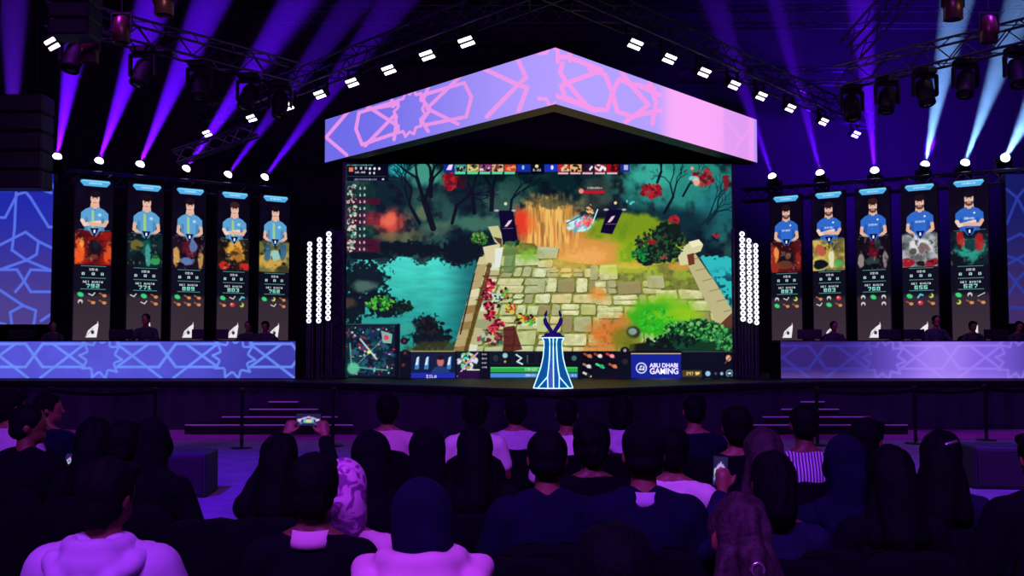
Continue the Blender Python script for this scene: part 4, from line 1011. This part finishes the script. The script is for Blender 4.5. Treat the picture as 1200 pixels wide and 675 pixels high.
# ------------------------------------------------------------------ lights
def area(name, loc, target, sx, sy, col, e):
    ld = bpy.data.lights.new(name, 'AREA'); ld.shape = 'RECTANGLE'; ld.size = sx; ld.size_y = sy; ld.energy = e; ld.color = col
    o = bpy.data.objects.new(name, ld); COL.objects.link(o); o.location = loc
    o.rotation_euler = (Vector(target)-Vector(loc)).to_track_quat('-Z','Y').to_euler(); return o
def spot(name, loc, target, col, e, deg, blend=.6, r=.15):
    ld = bpy.data.lights.new(name, 'SPOT'); ld.energy = e; ld.color = col; ld.spot_size = math.radians(deg); ld.spot_blend = blend; ld.shadow_soft_size = r
    o = bpy.data.objects.new(name, ld); COL.objects.link(o); o.location = loc
    o.rotation_euler = (Vector(target)-Vector(loc)).to_track_quat('-Z','Y').to_euler(); return o
area('audience_wash', (-1,-2.5,8.5), (0,6,.8), 5, 1, (.44,.06,1), 1500)
spot('floor_wash_left', (-5,6,9), (-4.2,11.8,0), (.12,.0,1), 9000, 34)
spot('floor_wash_right', (8,6,9), (7,11,0), (.2,.03,1), 9000, 34)
spot('foot_wash_left', (-7,14,9), (-5,18.5,0), (.4,.02,.9), 1500, 60)
spot('foot_wash_right', (8,14,9), (7,18.5,0), (.3,.02,.9), 1500, 60)
spot('back_wash_right', (10,23,6.2), (10.5,29,9.2), (.09,.0,1), 9000, 110, .9)
spot('truss_wash', (8,12,10.5), (8,19,7), (.3,.12,1), 260, 70, .9)
spot('truss_wash_left', (-7,12,10.5), (-7,18,7), (.3,.12,1), 220, 70, .9)
spot('can_kicker', (-4,11.5,6.0), P(192,18,13.5), (1,.6,.45), 60, 20)
spot('can_kicker_right', (7.5,11.8,6.0), P(1117,23,13.5), (1,.6,.45), 40, 20)
spot('player_light_left', (-7,17,9), (-7.5,20.8,2), (1,.75,.7), 160, 60)
spot('player_light_right', (8,17,9), (8.5,20.8,2), (1,.75,.7), 160, 60)
wd = bpy.data.worlds.new('dark_hall'); SC.world = wd; wd.use_nodes = True
wd.node_tree.nodes['Background'].inputs['Color'].default_value = (.02,.004,.08,1); wd.node_tree.nodes['Background'].inputs['Strength'].default_value = .25
vs = SC.view_settings; vs.view_transform = 'Standard'; vs.look = 'None'; vs.gamma = 1; vs.exposure = 0; vs.use_curve_mapping = False
SC.cycles.use_denoising = True; SC.cycles.volume_bounces = 0; SC.cycles.max_bounces = 5; SC.cycles.sample_clamp_indirect = 4
# ------------------------------------------------------------------ people
from mathutils import noise as mnoise
def fuse(name, mb, m, voxel=.012, smooth=5, fluff=0.0, freq=18.0):
    """melt the overlapping pieces into one continuous skin"""
    tmp = bpy.data.objects.new('tmp', mb.mesh('tmp')); COL.objects.link(tmp)
    r = tmp.modifiers.new('r', 'REMESH'); r.mode = 'VOXEL'; r.voxel_size = voxel; r.use_smooth_shade = True
    sm = tmp.modifiers.new('s', 'SMOOTH'); sm.factor = .5; sm.iterations = smooth
    dg = bpy.context.evaluated_depsgraph_get(); dg.update()
    me = bpy.data.meshes.new_from_object(tmp.evaluated_get(dg)); bpy.data.objects.remove(tmp)
    me.name = name
    if fluff:
        ns = [v.normal.copy() for v in me.vertices]
        for v, n_ in zip(me.vertices, ns):
            v.co += n_*fluff*mnoise.noise(Vector((v.co.x*freq, v.co.y*freq, v.co.z*freq*.4)))
    me.materials.clear(); me.materials.append(m)
    me.polygons.foreach_set('use_smooth', [True]*len(me.polygons)); me.update()
    return me
def limb_points(arms):
    """elbow, wrist for left (-1) and right (+1) arm, finger direction"""
    o = {}
    for s in (-1, 1):
        if arms == 'lap' or (arms == 'ear' and s > 0): o[s] = ((s*.245,.04,.70), (s*.13,.27,.60), (-s*.5,.8,-.1))
        elif arms == 'up': o[s] = ((s*.21,.30,1.03), (s*.115,.44,1.25), (-s*.25,.35,.9))
        elif arms == 'low': o[s] = ((s*.24,.08,.72), (s*.07,.36,.84), (-s*.3,.5,.6))
        elif arms == 'ear': o[s] = ((s*.27,.20,.84), (s*.15,.29,1.10), (-s*.05,.2,1))
        elif arms == 'desk': o[s] = ((s*.27,.10,.74), (s*.17,.36,.76), (-s*.3,.9,0))
    return o
def hand(m, w, d, s, curl=.5):
    w = Vector(w); d = Vector(d).normalized(); side = d.cross(Vector((0,0,1)));
    if side.length < .2: side = d.cross(Vector((0,1,0)))
    side.normalize(); up = side.cross(d)
    pc = w+d*.045
    m.cap(w, w+d*.03, .024, .028); m.sph(pc, (.038,.038,.016), rot=d.to_track_quat('Y','Z').to_matrix()) ; m.cap(w+d*.02, w+d*.075, .026, .03)
    for k, (L, r) in enumerate(((.062,.0088),(.072,.0092),(.068,.009),(.052,.008))):
        off = side*(-.027+.018*k); a = w+d*.075+off; b = a+(d*math.cos(curl*.6)-up*math.sin(curl*.6)*-1*0-up*math.sin(curl*.6))*L*.5; c = b+(d*math.cos(curl*1.6)-up*math.sin(curl*1.6))*L*.5
        m.cap(a, b, r+.001, r, 8, 3); m.cap(b, c, r, r*.85, 8, 3)
    sg = -1 if s > 0 else 1
    t0 = w+d*.03+side*sg*.025; t1 = t0+(d*.6+side*sg*.7-up*.3).normalized()*.035; t2 = t1+(d*.9+side*sg*.1-up*.3).normalized()*.03
    m.cap(t0, t1, .012, .0105, 8, 3); m.cap(t1, t2, .0105, .009, 8, 3)
HP = Vector((0,0,1.08))          # head turns about here
def head_prims(m, yaw=0.0, grow=0.0):
    R = Matrix.Rotation(yaw, 3, 'Z')
    def q(v): v = Vector(v)-HP; return R @ v + HP
    m.sph(q((0,.012,1.20)), (.076+grow,.097+grow,.103+grow), 20, 14, R)
    m.sph(q((0,.04,1.135)), (.058,.062,.064), 16, 10, R)                      # jaw
    m.cap(q((0,.085,1.095)), q((0,.075,1.10)), .02, .028)                     # chin
    m.cap(q((0,.103,1.19)), q((0,.122,1.158)), .009, .014, 10, 3)             # nose
    m.cap(q((-.028,.095,1.205)), q((.028,.095,1.205)), .012, .012, 10, 3)     # brow
    m.cap(q((-.018,.098,1.118)), q((.018,.098,1.118)), .009, .009, 10, 3)     # lips
    for s in (-1,1): m.sph(q((s*.078,.0,1.175)), (.012,.02,.03), 10, 7, R)    # ears
def body_mesh(arms, yaw, m):
    b = MB(); head_prims(b, yaw)
    b.cap((0,-.015,.96), (0,.005,1.13), .058, .052)
    for s in (-1,1):
        b.cap((s*.03,-.02,1.02), (s*.15,-.02,.955), .045, .05); b.sph((s*.165,-.01,.94), (.06,.06,.062))
    b.sph((0,0,.86), (.165,.105,.17), 20, 12); b.sph((0,.0,.68), (.145,.105,.17), 20, 12); b.sph((0,-.01,.54), (.17,.13,.12), 20, 12)
    L = limb_points(arms)
    for s in (-1,1):
        e, w, d = L[s]; sh = (s*.18,-.01,.93)
        b.cap(sh, e, .05, .038); b.cap(e, w, .038, .025); hand(b, w, d, s, .9 if arms in ('up','low','ear') else .5)
        b.cap((s*.09,.0,.52), (s*.12,.44,.51), .08, .056); b.cap((s*.12,.44,.50), (s*.12,.42,.1), .055, .036); b.cap((s*.12,.40,.05), (s*.13,.60,.035), .04, .032)
    return fuse('body', b, m, .0095, 3)
def shirt_mesh(arms, m, long=True, hood=False, loose=0.0, woman=False):
    b = MB(); g = .014+loose
    b.sph((0,0,.86), (.165+g,.105+g,.165+g), 20, 12); b.sph((0,.0,.68), (.15+g,.108+g,.18+g), 20, 12); b.sph((0,-.01,.56), (.172+g,.132+g,.11+g), 20, 12)
    for s in (-1,1):
        b.cap((s*.045,-.025,1.0), (s*.15,-.02,.955), .036+g, .05+g*.8); b.sph((s*.168,-.01,.94), (.06+g,.06+g,.062+g))
    L = limb_points(arms)
    for s in (-1,1):
        e, w, d = L[s]; sh = Vector((s*.18,-.01,.93)); e = Vector(e); w = Vector(w)
        if long: b.cap(sh, e, .052+g, .042+g); b.cap(e, e.lerp(w,.9), .042+g, .028+g)
        else: b.cap(sh, sh.lerp(e,.62), .054+g, .048+g)
    b.lathe([(.066,.965),(.072,1.0),(.064,1.03),(.056,1.03),(.054,.97)], 20, (0,-.012,0))
    return fuse('shirt', b, m, .0125, 4, .014 if hood or loose > .005 else .008, 8)
def hood_mesh(m):
    b = MB()
    b.torus((0,-.045,1.03), .088, .034, 'Z', 24, 10)
    L = [(-.15,.0,1.0),(-.135,-.09,.985),(-.09,-.15,.95),(-.04,-.17,.90),(0,-.178,.865),(.04,-.17,.90),(.09,-.15,.95),(.135,-.09,.985),(.15,.0,1.0)]
    for p0, p1 in zip(L[:-1], L[1:]): b.cap(p0, p1, .034, .034)
    b.sph((0,-.115,.975), (.12,.07,.075)); b.sph((0,-.15,.925), (.07,.04,.07))
    for s in (-1,1): b.cap((s*.13,.0,1.0), (s*.04,.12,.95), .036, .022)
    return fuse('hood', b, m, .009, 3, .006, 16)
def trousers_mesh(m):
    b = MB()
    b.sph((0,-.01,.53), (.182,.142,.12), 18, 10)
    for s in (-1,1):
        b.cap((s*.09,.0,.52), (s*.12,.44,.512), .092, .068); b.cap((s*.12,.44,.50), (s*.12,.42,.13), .067, .056)
    return fuse('trousers', b, m, .016, 3)
def shoe_mesh(m):
    b = MB()
    b.sph((0,.06,.045), (.045,.13,.045)); b.sph((0,-.02,.06), (.042,.055,.06))
    return fuse('shoe', b, m, .012, 2)
def hair_mesh(kind, m):
    b = MB(); o = lambda *v: Vector(v)-HP
    if kind == 'short':
        b.sph(o(0,-.008,1.213), (.092,.104,.102), 20, 14); b.sph(o(0,-.038,1.15), (.08,.072,.072)); b.cap(o(-.05,.07,1.262), o(.05,.07,1.262), .026, .026); fl, fr = .007, 34
    elif kind == 'curly':
        b.sph(o(0,-.008,1.225), (.1,.108,.105), 20, 14); b.sph(o(0,-.04,1.16), (.09,.078,.08)); fl, fr = .022, 34
    elif kind == 'fade':
        b.sph(o(0,-.002,1.217), (.088,.1,.097), 20, 14); b.sph(o(0,-.032,1.16), (.079,.07,.06)); fl, fr = .003, 40
    elif kind == 'long':
        b.sph(o(0,-.01,1.215), (.098,.11,.106), 20, 14); b.cap(o(0,-.05,1.17), o(0,-.1,.95), .094, .09); b.cap(o(-.06,-.03,1.13), o(-.09,-.07,.93), .045, .05); b.cap(o(.06,-.03,1.13), o(.09,-.07,.93), .045, .05); b.cap(o(0,-.11,.95), o(0,-.125,.82), .08, .035); fl, fr = .010, 22
    elif kind == 'tail':
        b.sph(o(0,-.006,1.215), (.086,.104,.1), 20, 14); b.sph(o(0,-.04,1.16), (.074,.07,.07)); b.sph(o(0,-.12,1.17), (.035,.04,.035)); b.cap(o(0,-.13,1.15), o(0,-.14,.98), .05, .075); b.cap(o(-.05,-.06,1.13), o(-.08,-.09,.95), .05, .055); b.cap(o(.05,-.06,1.13), o(.08,-.09,.95), .05, .055); b.cap(o(0,-.14,.98), o(.01,-.14,.84), .075, .03); fl, fr = .026, 24
    elif kind == 'bob':
        b.sph(o(0,-.01,1.215), (.093,.108,.104), 20, 14); b.cap(o(0,-.045,1.17), o(0,-.06,1.08), .09, .085); fl, fr = .012, 30
    me = fuse('hair', b, m, .0095, 2, fl, fr)
    # keep the face clear
    return me
def hijab_mesh(m):
    b = MB(); o = lambda *v: Vector(v)-HP
    b.sph(o(0,-.008,1.205), (.098,.108,.118), 22, 14); b.cap(o(0,-.03,1.15), o(0,-.03,1.02), .095, .1); b.sph(o(0,-.02,.965), (.17,.125,.085), 22, 12); b.sph(o(0,-.09,.91), (.13,.06,.13)); b.cap(o(-.1,-.03,.97), o(.1,-.03,.97), .075, .075)
    b.torus(o(0,.075,1.155), .066, .018, 'Y', 22, 8)
    return fuse('headscarf', b, m, .0115, 5, .012, 9)
def tucked_mesh(m):
    b = MB(); o = lambda *v: Vector(v)-HP
    b.sph(o(0,-.008,1.205), (.1,.112,.12), 22, 14); b.cap(o(0,-.03,1.16), o(0,-.025,1.05), .098, .092); b.cap(o(0,-.02,1.05), o(0,-.01,.99), .09, .08); b.torus(o(0,.075,1.155), .066, .018, 'Y', 22, 8)
    return fuse('headscarf', b, m, .0115, 5, .014, 9)
def cap_mesh(m):
    b = MB(); o = lambda *v: Vector(v)-HP
    b.sph(o(0,-.004,1.235), (.09,.106,.09), 20, 12); b.sph(o(0,.12,1.225), (.07,.075,.012), 16, 8)
    return fuse('cap', b, m, .010, 2)
M_SKIN = mat('skin', (124,80,66), .55, vary=.08)
M_SKIND = mat('skin_tan', (96,60,46), .55, vary=.08)
M_HAIR = mat('black_hair', (6,6,13), .75, vary=.4, scale=90, bump=.25, spec=.08)
M_HAIRB = mat('brown_hair', (44,30,40), .7, vary=.5, scale=70, bump=.3, spec=.3)
M_DARKC = mat('black_cloth', (4,5,15), .95, vary=.3, scale=8, bump=.5, spec=.12)
M_NAVY = mat('navy_cloth', (9,13,40), .95, vary=.3, scale=8, bump=.5, spec=.12)
M_GREYC = mat('charcoal_cloth', (22,26,54), .95, vary=.3, scale=8, bump=.5, spec=.12)
M_WHITEC = mat('white_cloth', (214,208,214), .9, vary=.06, scale=8, bump=.2)
M_LILAC = mat('pale_lilac_cloth', (176,160,196), .9, vary=.1, scale=8, bump=.2)
M_PINK = mat('pink_cloth', (206,168,190), .9, vary=.08, scale=8, bump=.2)
M_SHOE = mat('shoe_leather', (22,20,24), .5)
M_STRIPE = stripes_material('striped_cloth', (190,180,220), (40,30,84), 17.0)
M_PATT = patches_material('patterned_scarf', (206,150,200), (120,60,130), 16.0)
M_JEAN = mat('dark_denim', (26,28,46), .85, vary=.2, scale=20)
M_CHAIR = mat('black_chair_cover', (4,5,13), .95, vary=.3, scale=6, bump=.2, spec=.12)
M_PBLUE = mat('player_jersey', (24,26,40), .8)
CACHE = {}
def cached(key, fn):
    if key not in CACHE: CACHE[key] = fn()
    return CACHE[key]
def with_mat(o, m):
    if m is not None and o.data.materials[0] != m:
        o.material_slots[0].link = 'OBJECT'; o.material_slots[0].material = m
    return o
def person(loc, scale, rz, label, arms='lap', yaw=0.0, hair='short', hair_m=None, shirt_m=None, long=True, hood=False, loose=0.0, skin=None, group='seated audience', scarf_m=None):
    t = empty('person', loc, rz); t.scale = (scale,)*3; tag(t, label, 'person', group)
    yq = round(yaw, 1)
    with_mat(link('body', cached(('b', arms, yq), lambda: body_mesh(arms, yq, M_SKIN)), t), skin)
    with_mat(link('shirt' if not hood else 'hoodie', cached(('s', arms, long, hood, loose), lambda: shirt_mesh(arms, M_DARKC, long, hood, loose)), t), shirt_m or M_DARKC)
    if hood: with_mat(link('hood', cached('hood', lambda: hood_mesh(M_LILAC)), t), shirt_m)
    with_mat(link('trousers', cached('t', lambda: trousers_mesh(M_JEAN)), t), None)
    for s in (-1,1): link('shoe', cached('shoe', lambda: shoe_mesh(M_SHOE)), t, (s*.125,.46,.0), (0,0,-s*.05))
    if hair == 'hijab': o = with_mat(link('headscarf', cached('h', lambda: hijab_mesh(M_DARKC)), t, HP, (0,0,yq)), scarf_m or M_DARKC)
    elif hair == 'tucked': o = with_mat(link('headscarf', cached('tk', lambda: tucked_mesh(M_DARKC)), t, HP, (0,0,yq)), scarf_m or M_DARKC)
    else:
        if hair == 'cap':
            with_mat(link('hair', cached(('hr','fade'), lambda: hair_mesh('fade', M_HAIR)), t, HP, (0,0,yq)), hair_m); o = link('cap', cached('cap', lambda: cap_mesh(M_DARKC)), t, HP, (0,0,yq))
        else: o = with_mat(link('hair', cached(('hr',hair), lambda: hair_mesh(hair, M_HAIR)), t, HP, (0,0,yq)), hair_m)
    return t
# chair
def chair_meshes():
    if 'chair' not in CACHE:
        seat = MB()
        seat.rings([[Vector((sx*.235*k*abs(math.cos(a))**.6*(1 if math.cos(a)>=0 else -1), .02+.235*k*abs(math.sin(a))**.6*(1 if math.sin(a)>=0 else -1), z)) for a in (2*PI*(i+.5)/28 for i in range(28)) for sx in (1,)] for z, k in ((.36,.9),(.37,1.0),(.42,1.02),(.45,.96),(.455,.7))])
        back = MB(); rr = []
        prof = [(.30,.20),(.42,.215),(.55,.23),(.68,.235),(.77,.225),(.83,.195),(.865,.14),(.88,.06)]
        nseg = 18
        front, rear = [], []
        for z, w in prof:
            f = []; r = []
            for i in range(nseg+1):
                u = -1+2*i/nseg; x = u*w; y = -.235-.05*(z-.45)/.5+.06*u*u
                f.append(Vector((x,y+.03,z))); r.append(Vector((x,y-.035,z)))
            rr.append(f+list(reversed(r)))
        back.rings(rr)
        leg = MB().cyl((0,0,0), (0,0,.37), .013, .017, 10)
        CACHE['chair'] = (seat.mesh('seat', M_CHAIR, True), back.mesh('backrest', M_CHAIR, True), leg.mesh('leg', M_POST, True))
    return CACHE['chair']
def chair(loc, rz, label, sc=1.0):
    s, b, l = chair_meshes(); t = empty('audience_chair', loc, rz); t.scale = (sc,)*3; tag(t, label, 'chair', 'rounded black audience chairs')
    link('seat', s, t); link('backrest', b, t)
    for x in (-.19,.19):
        for y in (-.17,.2): link('leg', l, t, (x,y,0), (0,0,0))
    return t
def seat_at(px, ytop, H=1.31):
    Y = (CAM_Z-H)*FPX/(ytop-400); v = P(px, 400, Y); return Vector((v.x, Y, 0)), H/1.318
PE = [ # px, ytop, H, label, short tag, kw
 (455,460,1.30,'person with dark hair in a pale pink shirt, back turned, front row','the pale pink shirt',dict(shirt_m=M_PINK,long=False)),
 (557,462,1.30,'person with curly dark hair in a white tee, back turned, front row','the curly haired viewer in white',dict(hair='curly',shirt_m=M_WHITEC,long=False)),
 (604,461,1.29,'person with dark hair in a faded lilac top between two white shirts','the faded lilac top',dict(shirt_m=M_LILAC,rz=.1)),
 (664,464,1.29,'person with cropped hair in a white shirt just under the neon tower','the white shirt under the neon tower',dict(hair='fade',shirt_m=M_WHITEC,rz=-.1)),
 (727,463,1.29,'person in a pale lilac jacket just right of the neon tower','the pale lilac jacket',dict(shirt_m=M_LILAC,hood=True,hair='bob')),
 (813,460,1.32,'person with neat short hair and bare neck in a navy shirt','the neat haired viewer in navy',dict(hair='fade',shirt_m=M_NAVY)),
 (862,473,1.33,'broad person with short hair in a black tee, front right rows','the broad viewer in a black tee',dict(hair='short',shirt_m=M_DARKC,long=False)),
 (941,471,1.33,'person in a vertically striped lilac and navy shirt','the striped shirt',dict(hair='fade',shirt_m=M_STRIPE,long=False)),
 (1014,487,1.28,'person with dark hair half hidden beyond the dark headscarf, right side','the half hidden viewer on the right',dict(shirt_m=M_DARKC,yaw=-.8)),
 (14,455,1.34,'person at the left edge with grey-lit hair and pale shirt','the left edge viewer in a pale shirt',dict(shirt_m=M_LILAC,yaw=-.6)),
 (34,472,1.33,'person in a black jacket looking right and holding a small lit phone low','the viewer holding a phone low',dict(shirt_m=M_DARKC,yaw=-1.0,arms='low',hair='fade',loose=.02,rz=-.15)),
 (57,459,1.30,'person with dark hair whose lit face is turned to the right','the viewer with a lit turned face',dict(shirt_m=M_NAVY,yaw=-1.2,hair='short')),
 (787,497,1.27,'person with dark hair in a bright white shirt with a dark strap','the bright white shirt',dict(shirt_m=M_WHITEC,rz=-.15)),
 (692,493,1.28,'person with a round dark head directly below the white shirt','the round dark head',dict(hair='curly',shirt_m=M_DARKC)),
 (437,503,1.29,'person in a black headscarf behind the pale pink shirt','the black headscarf behind the pink shirt',dict(hair='hijab')),
 (502,499,1.28,'person in a black headscarf next to the curly haired viewer','the black headscarf in the middle',dict(hair='hijab')),
 (557,497,1.28,'person with long black hair behind the curly haired viewer in white','the long black hair',dict(hair='long')),
 (641,500,1.33,'broad person with short hair and visible ears in a navy sweatshirt','the broad navy sweatshirt',dict(hair='fade',shirt_m=M_NAVY,loose=.02)),
 (753,494,1.36,'large person in a dark cap and navy jacket with a pale collar','the dark cap',dict(hair='cap',shirt_m=M_NAVY,loose=.02)),
 (893,500,1.28,'person with long brown hair behind the broad black tee','the long brown hair',dict(hair='long',hair_m=M_HAIRB)),
 (903,527,1.26,'person with black hair and a charcoal top raising one hand with a phone','the raised hand with a phone',dict(hair='bob',shirt_m=M_GREYC,arms='ear')),
 (988,508,1.29,'person in a dark headscarf behind the striped shirt, right side','the dark headscarf on the right',dict(hair='hijab',scarf_m=M_NAVY,shirt_m=M_NAVY)),
 (1100,503,1.29,'person with long dark hair held by a small shiny clip','the hair clip',dict(hair='long',yaw=-.5,shirt_m=M_GREYC)),
 (114,488,1.28,'dark seated figure, leftmost of three behind the lilac hoodie','the leftmost dark figure',dict(hair='long')),
 (148,490,1.29,'dark seated figure, middle one of three behind the lilac hoodie','the middle dark figure',dict(hair='short')),
 (181,489,1.29,'dark seated figure, nearest the floor loudspeaker of three in a row','the dark figure by the floor loudspeaker',dict(hair='hijab',rz=-.2)),
 (128,532,1.32,'person with short black hair in a pale lilac hoodie','the lilac hoodie',dict(hair='short',shirt_m=M_LILAC,hood=True,loose=.02,yaw=-.3)),
 (330,506,1.25,'person with dark long hair raising a lit phone in both hands','the raised phone',dict(hair='long',arms='up',rz=-.09)),
 (369,527,1.31,'person with short dark hair in a black tee over a pale collar','the black tee with pale collar',dict(hair='short')),
 (406,536,1.24,'person in a patterned pink headscarf and pink top','the patterned headscarf',dict(hair='tucked',scarf_m=M_PATT,shirt_m=M_PINK)),
 (497,559,1.29,'person in a navy headscarf and bright pink hoodie','the pink hoodie',dict(hair='tucked',scarf_m=M_NAVY,shirt_m=M_PINK,hood=True,loose=.02)),
 (718,606,1.31,'person with black hair closest to the camera, seen only head and shoulders','the head closest to the camera',dict(hair='short')),
 (866,576,1.27,'person with wavy brown hair in a tail held by a shiny ring','the wavy tail of hair',dict(hair='tail',hair_m=M_HAIRB,shirt_m=M_GREYC)),
 (1216,500,1.33,'person in black cut off by the right edge of the picture','the viewer cut off at the right edge',dict(hair='short',loose=.02)),
 (1040,520,1.27,'dark seated figure between the dark headscarf and the hair clip','the figure beside the hair clip',dict(hair='long',shirt_m=M_DARKC)),
]
SEATS = []
for px, yt, H, lab, tg, kw in PE:
    kw = dict(kw); loc, sc = seat_at(px, yt, H); rz = kw.pop('rz', 0.0)
    person(loc, sc, rz, lab, skin=M_SKIND if len(SEATS) % 3 == 1 else None, **kw)
    chair(loc, rz*.5, 'rounded black chair under '+tg); SEATS.append((loc, sc, tg))
for px, yt, l in ((242,606,'empty rounded black chair between the lilac hoodie and the raised phone'),(1140,598,'empty rounded black chair in front of the hair clip, right side'),(960,640,'empty rounded black chair beside the wavy tail of hair'),(610,650,'empty rounded black chair beside the head closest to the camera')):
    Y = (CAM_Z-.88)*FPX/(yt-400); v = P(px, 400, Y); chair((v.x, Y+.25, 0), 0, l)
# pale collars, clips, rings, phones
def by(tg): return next((l, s) for l, s, t in SEATS if t == tg)
def kid_of(tg): 
    i = [t for _, _, t in SEATS].index(tg); return [o for o in COL.objects if o.name.split('.')[0] == 'person' and o.get('label') == PE[i][3]][0]
col_m = MB().torus((0,-.012,1.035), .062, .016, 'Z', 24, 8); 
for tg, m in (('the black tee with pale collar', M_PINK), ('the dark cap', M_LILAC)):
    o = MB().lathe([(.088,.985),(.086,1.01),(.072,1.045),(.064,1.045),(.066,.99)], 24, (0,-.012,0)).build('collar', m, kid_of(tg), smooth=True); o['label'] = 'pale collar'
hh = [c for c in kids(kid_of('the pink hoodie')) if c.name.startswith('hood') and not c.name.startswith('hoodie')][0]; hh.location = (0,.0,-.10); hh.scale = (1.2,1.15,1.15)
M_SILVER = mat('silver', (210,210,220), .2, .9)
o = MB().torus((0,-.192,1.14), .017, .005, 'Y', 18, 6).build('hair_ring', M_SILVER, kid_of('the wavy tail of hair'), smooth=True)
o = MB().cap((-.02,-.1,1.26), (.03,-.1,1.275), .009, .007).build('hair_clip', M_SILVER, kid_of('the hair clip'), smooth=True)
o = MB().tube([(-.17,-.135,.99),(-.08,-.15,.93),(.03,-.15,.84),(.14,-.15,.74)], .012, 6).build('strap', M_DARKC, kid_of('the bright white shirt'))
def paint_phone(p):
    X, Y = p.X, p.Y
    p.put(np.ones_like(X), (30,30,70)); p.poly([(.2,.35),(.5,.2),(.8,.35),(.8,.5),(.5,.33),(.2,.5)], (200,160,240)); p.rect(.28,.45,.72,.78,(90,190,180)); p.rect(.4,.5,.62,.75,(220,210,150)); p.rect(0,.72,.25,.85,(120,130,255)); p.rect(.75,.72,1,.85,(160,140,255)); p.rect(.05,.4,.2,.7,(190,200,240)); p.rect(.8,.4,.95,.7,(190,200,240))
def phone(c, w, h, rot, label, parent=None):
    t = empty('phone', c); t.rotation_euler = rot; tag(t, label, 'phone')
    MB().bbox((0,.0045,0), (w,.008,h), .004).build('case', M_BLACKP, t)
    led_mesh('phone_screen', (-w*.46,-.0005,h*.44), (w*.92,0,0), (0,0,-h*.88), 24, 14, paint_phone, t)
l, s = by('the raised phone'); phone(l+Vector((.045,.495,1.345))*s, .145, .072, (-.05,0,-.09), 'lit phone held up sideways filming the stage')
l, s = by('the viewer holding a phone low'); ph = Matrix.Rotation(-.15,3,'Z') @ (Vector((0,.43,.915))*s); phone(l+ph, .07, .14, (-.5,0,-.15), 'small lit phone held low beside the left edge of the crowd')
l, s = by('the raised hand with a phone'); phone(l+Vector((-.15,.33,1.19))*s, .07, .14, (-.1,.1,.2), 'phone held up in one raised hand beside long brown hair')

# players and staff behind the desks
def stage_person(px, ytop, Y, label, rz=PI, **kw):
    z = P(px, ytop, Y).z-HS; v = P(px, 380, Y); sc = z/1.318
    sc2 = min(max(sc, .9), 1.12); lift = 0
    person((v.x, Y, HS), sc2, rz, label, arms='desk', group='people at the player desks', **kw)
    return v.x, sc2
STAFF = [(62,385,20.75,'person at the star patterned desk, seen low beside the lattice wall','fade',.6),(171,367,20.85,'person in a black tee rising over the star patterned desk at the second banner','fade',0),
      (291,376,20.85,'person in black over the star patterned desk between the last two banners','fade',0),(311,387,20.7,'person bending low at the desk end below the last light blue banner','short',0),
      (977,377,20.85,'person behind the violet desk at the glasses-wearing player banner','fade',0),(1097,369,20.85,'person with folded hands behind the bright part of the violet desk','fade',0),(1140,389,20.7,'person bending low beside folded hands at the violet desk','short',0),(1194,384,20.75,'person at the far end of the violet desk below the dim lattice wall','short',0)]
CL = {62:'beside the lattice wall',171:'at the second player banner from the lattice wall',291:'between the last two light blue banners',311:'at the inner end of the star patterned desk',977:'under the NET WORTH 803 pale yellow screen',1097:'of the person with folded hands',1140:'beside the person with folded hands',1194:'at the far end of the violet desk'}
for px, yt, Y, lab, hr, yw in STAFF:
    x, sc = stage_person(px, yt, Y+.15, lab, hair=hr, shirt_m=M_PBLUE, yaw=yw)
    chair((x, Y+.17, HS), PI, 'black desk chair '+CL[px] )
# monitors on the desks
mon_desc = {}
def monitor(px, label):
    v = P(px, 395, 20.35); t = empty('monitor', (v.x, 20.3, HS+.77)); tag(t, label, 'monitor', 'black monitors on the player desks')
    MB().bbox((0,0,.125), (.5,.03,.2), .008).build('display', M_BLACKP, t); MB().bbox((0,.02,.05), (.05,.03,.1), .008).build('neck', M_BLACK, t); MB().lathe([(.1,0),(.1,.01),(.0,.012)], 20).build('base', M_BLACK, t)
for px, l in ((25,'black monitor below the lattice wall on the star patterned desk'),(143,'black monitor below the teal player screen on the star patterned desk'),(240,'black monitor below the NET WORTH 889 screen'),(254,'black monitor below the NET WORTH 803 gold screen'),(948,'black monitor at the inner end of the violet desk'),(1043,'black monitor below the NET WORTH 760 screen'),(1068,'black monitor beside the folded hands on the violet desk'),(1166,'black monitor below the screen reading NET WORTH 627')):
    monitor(px, l)
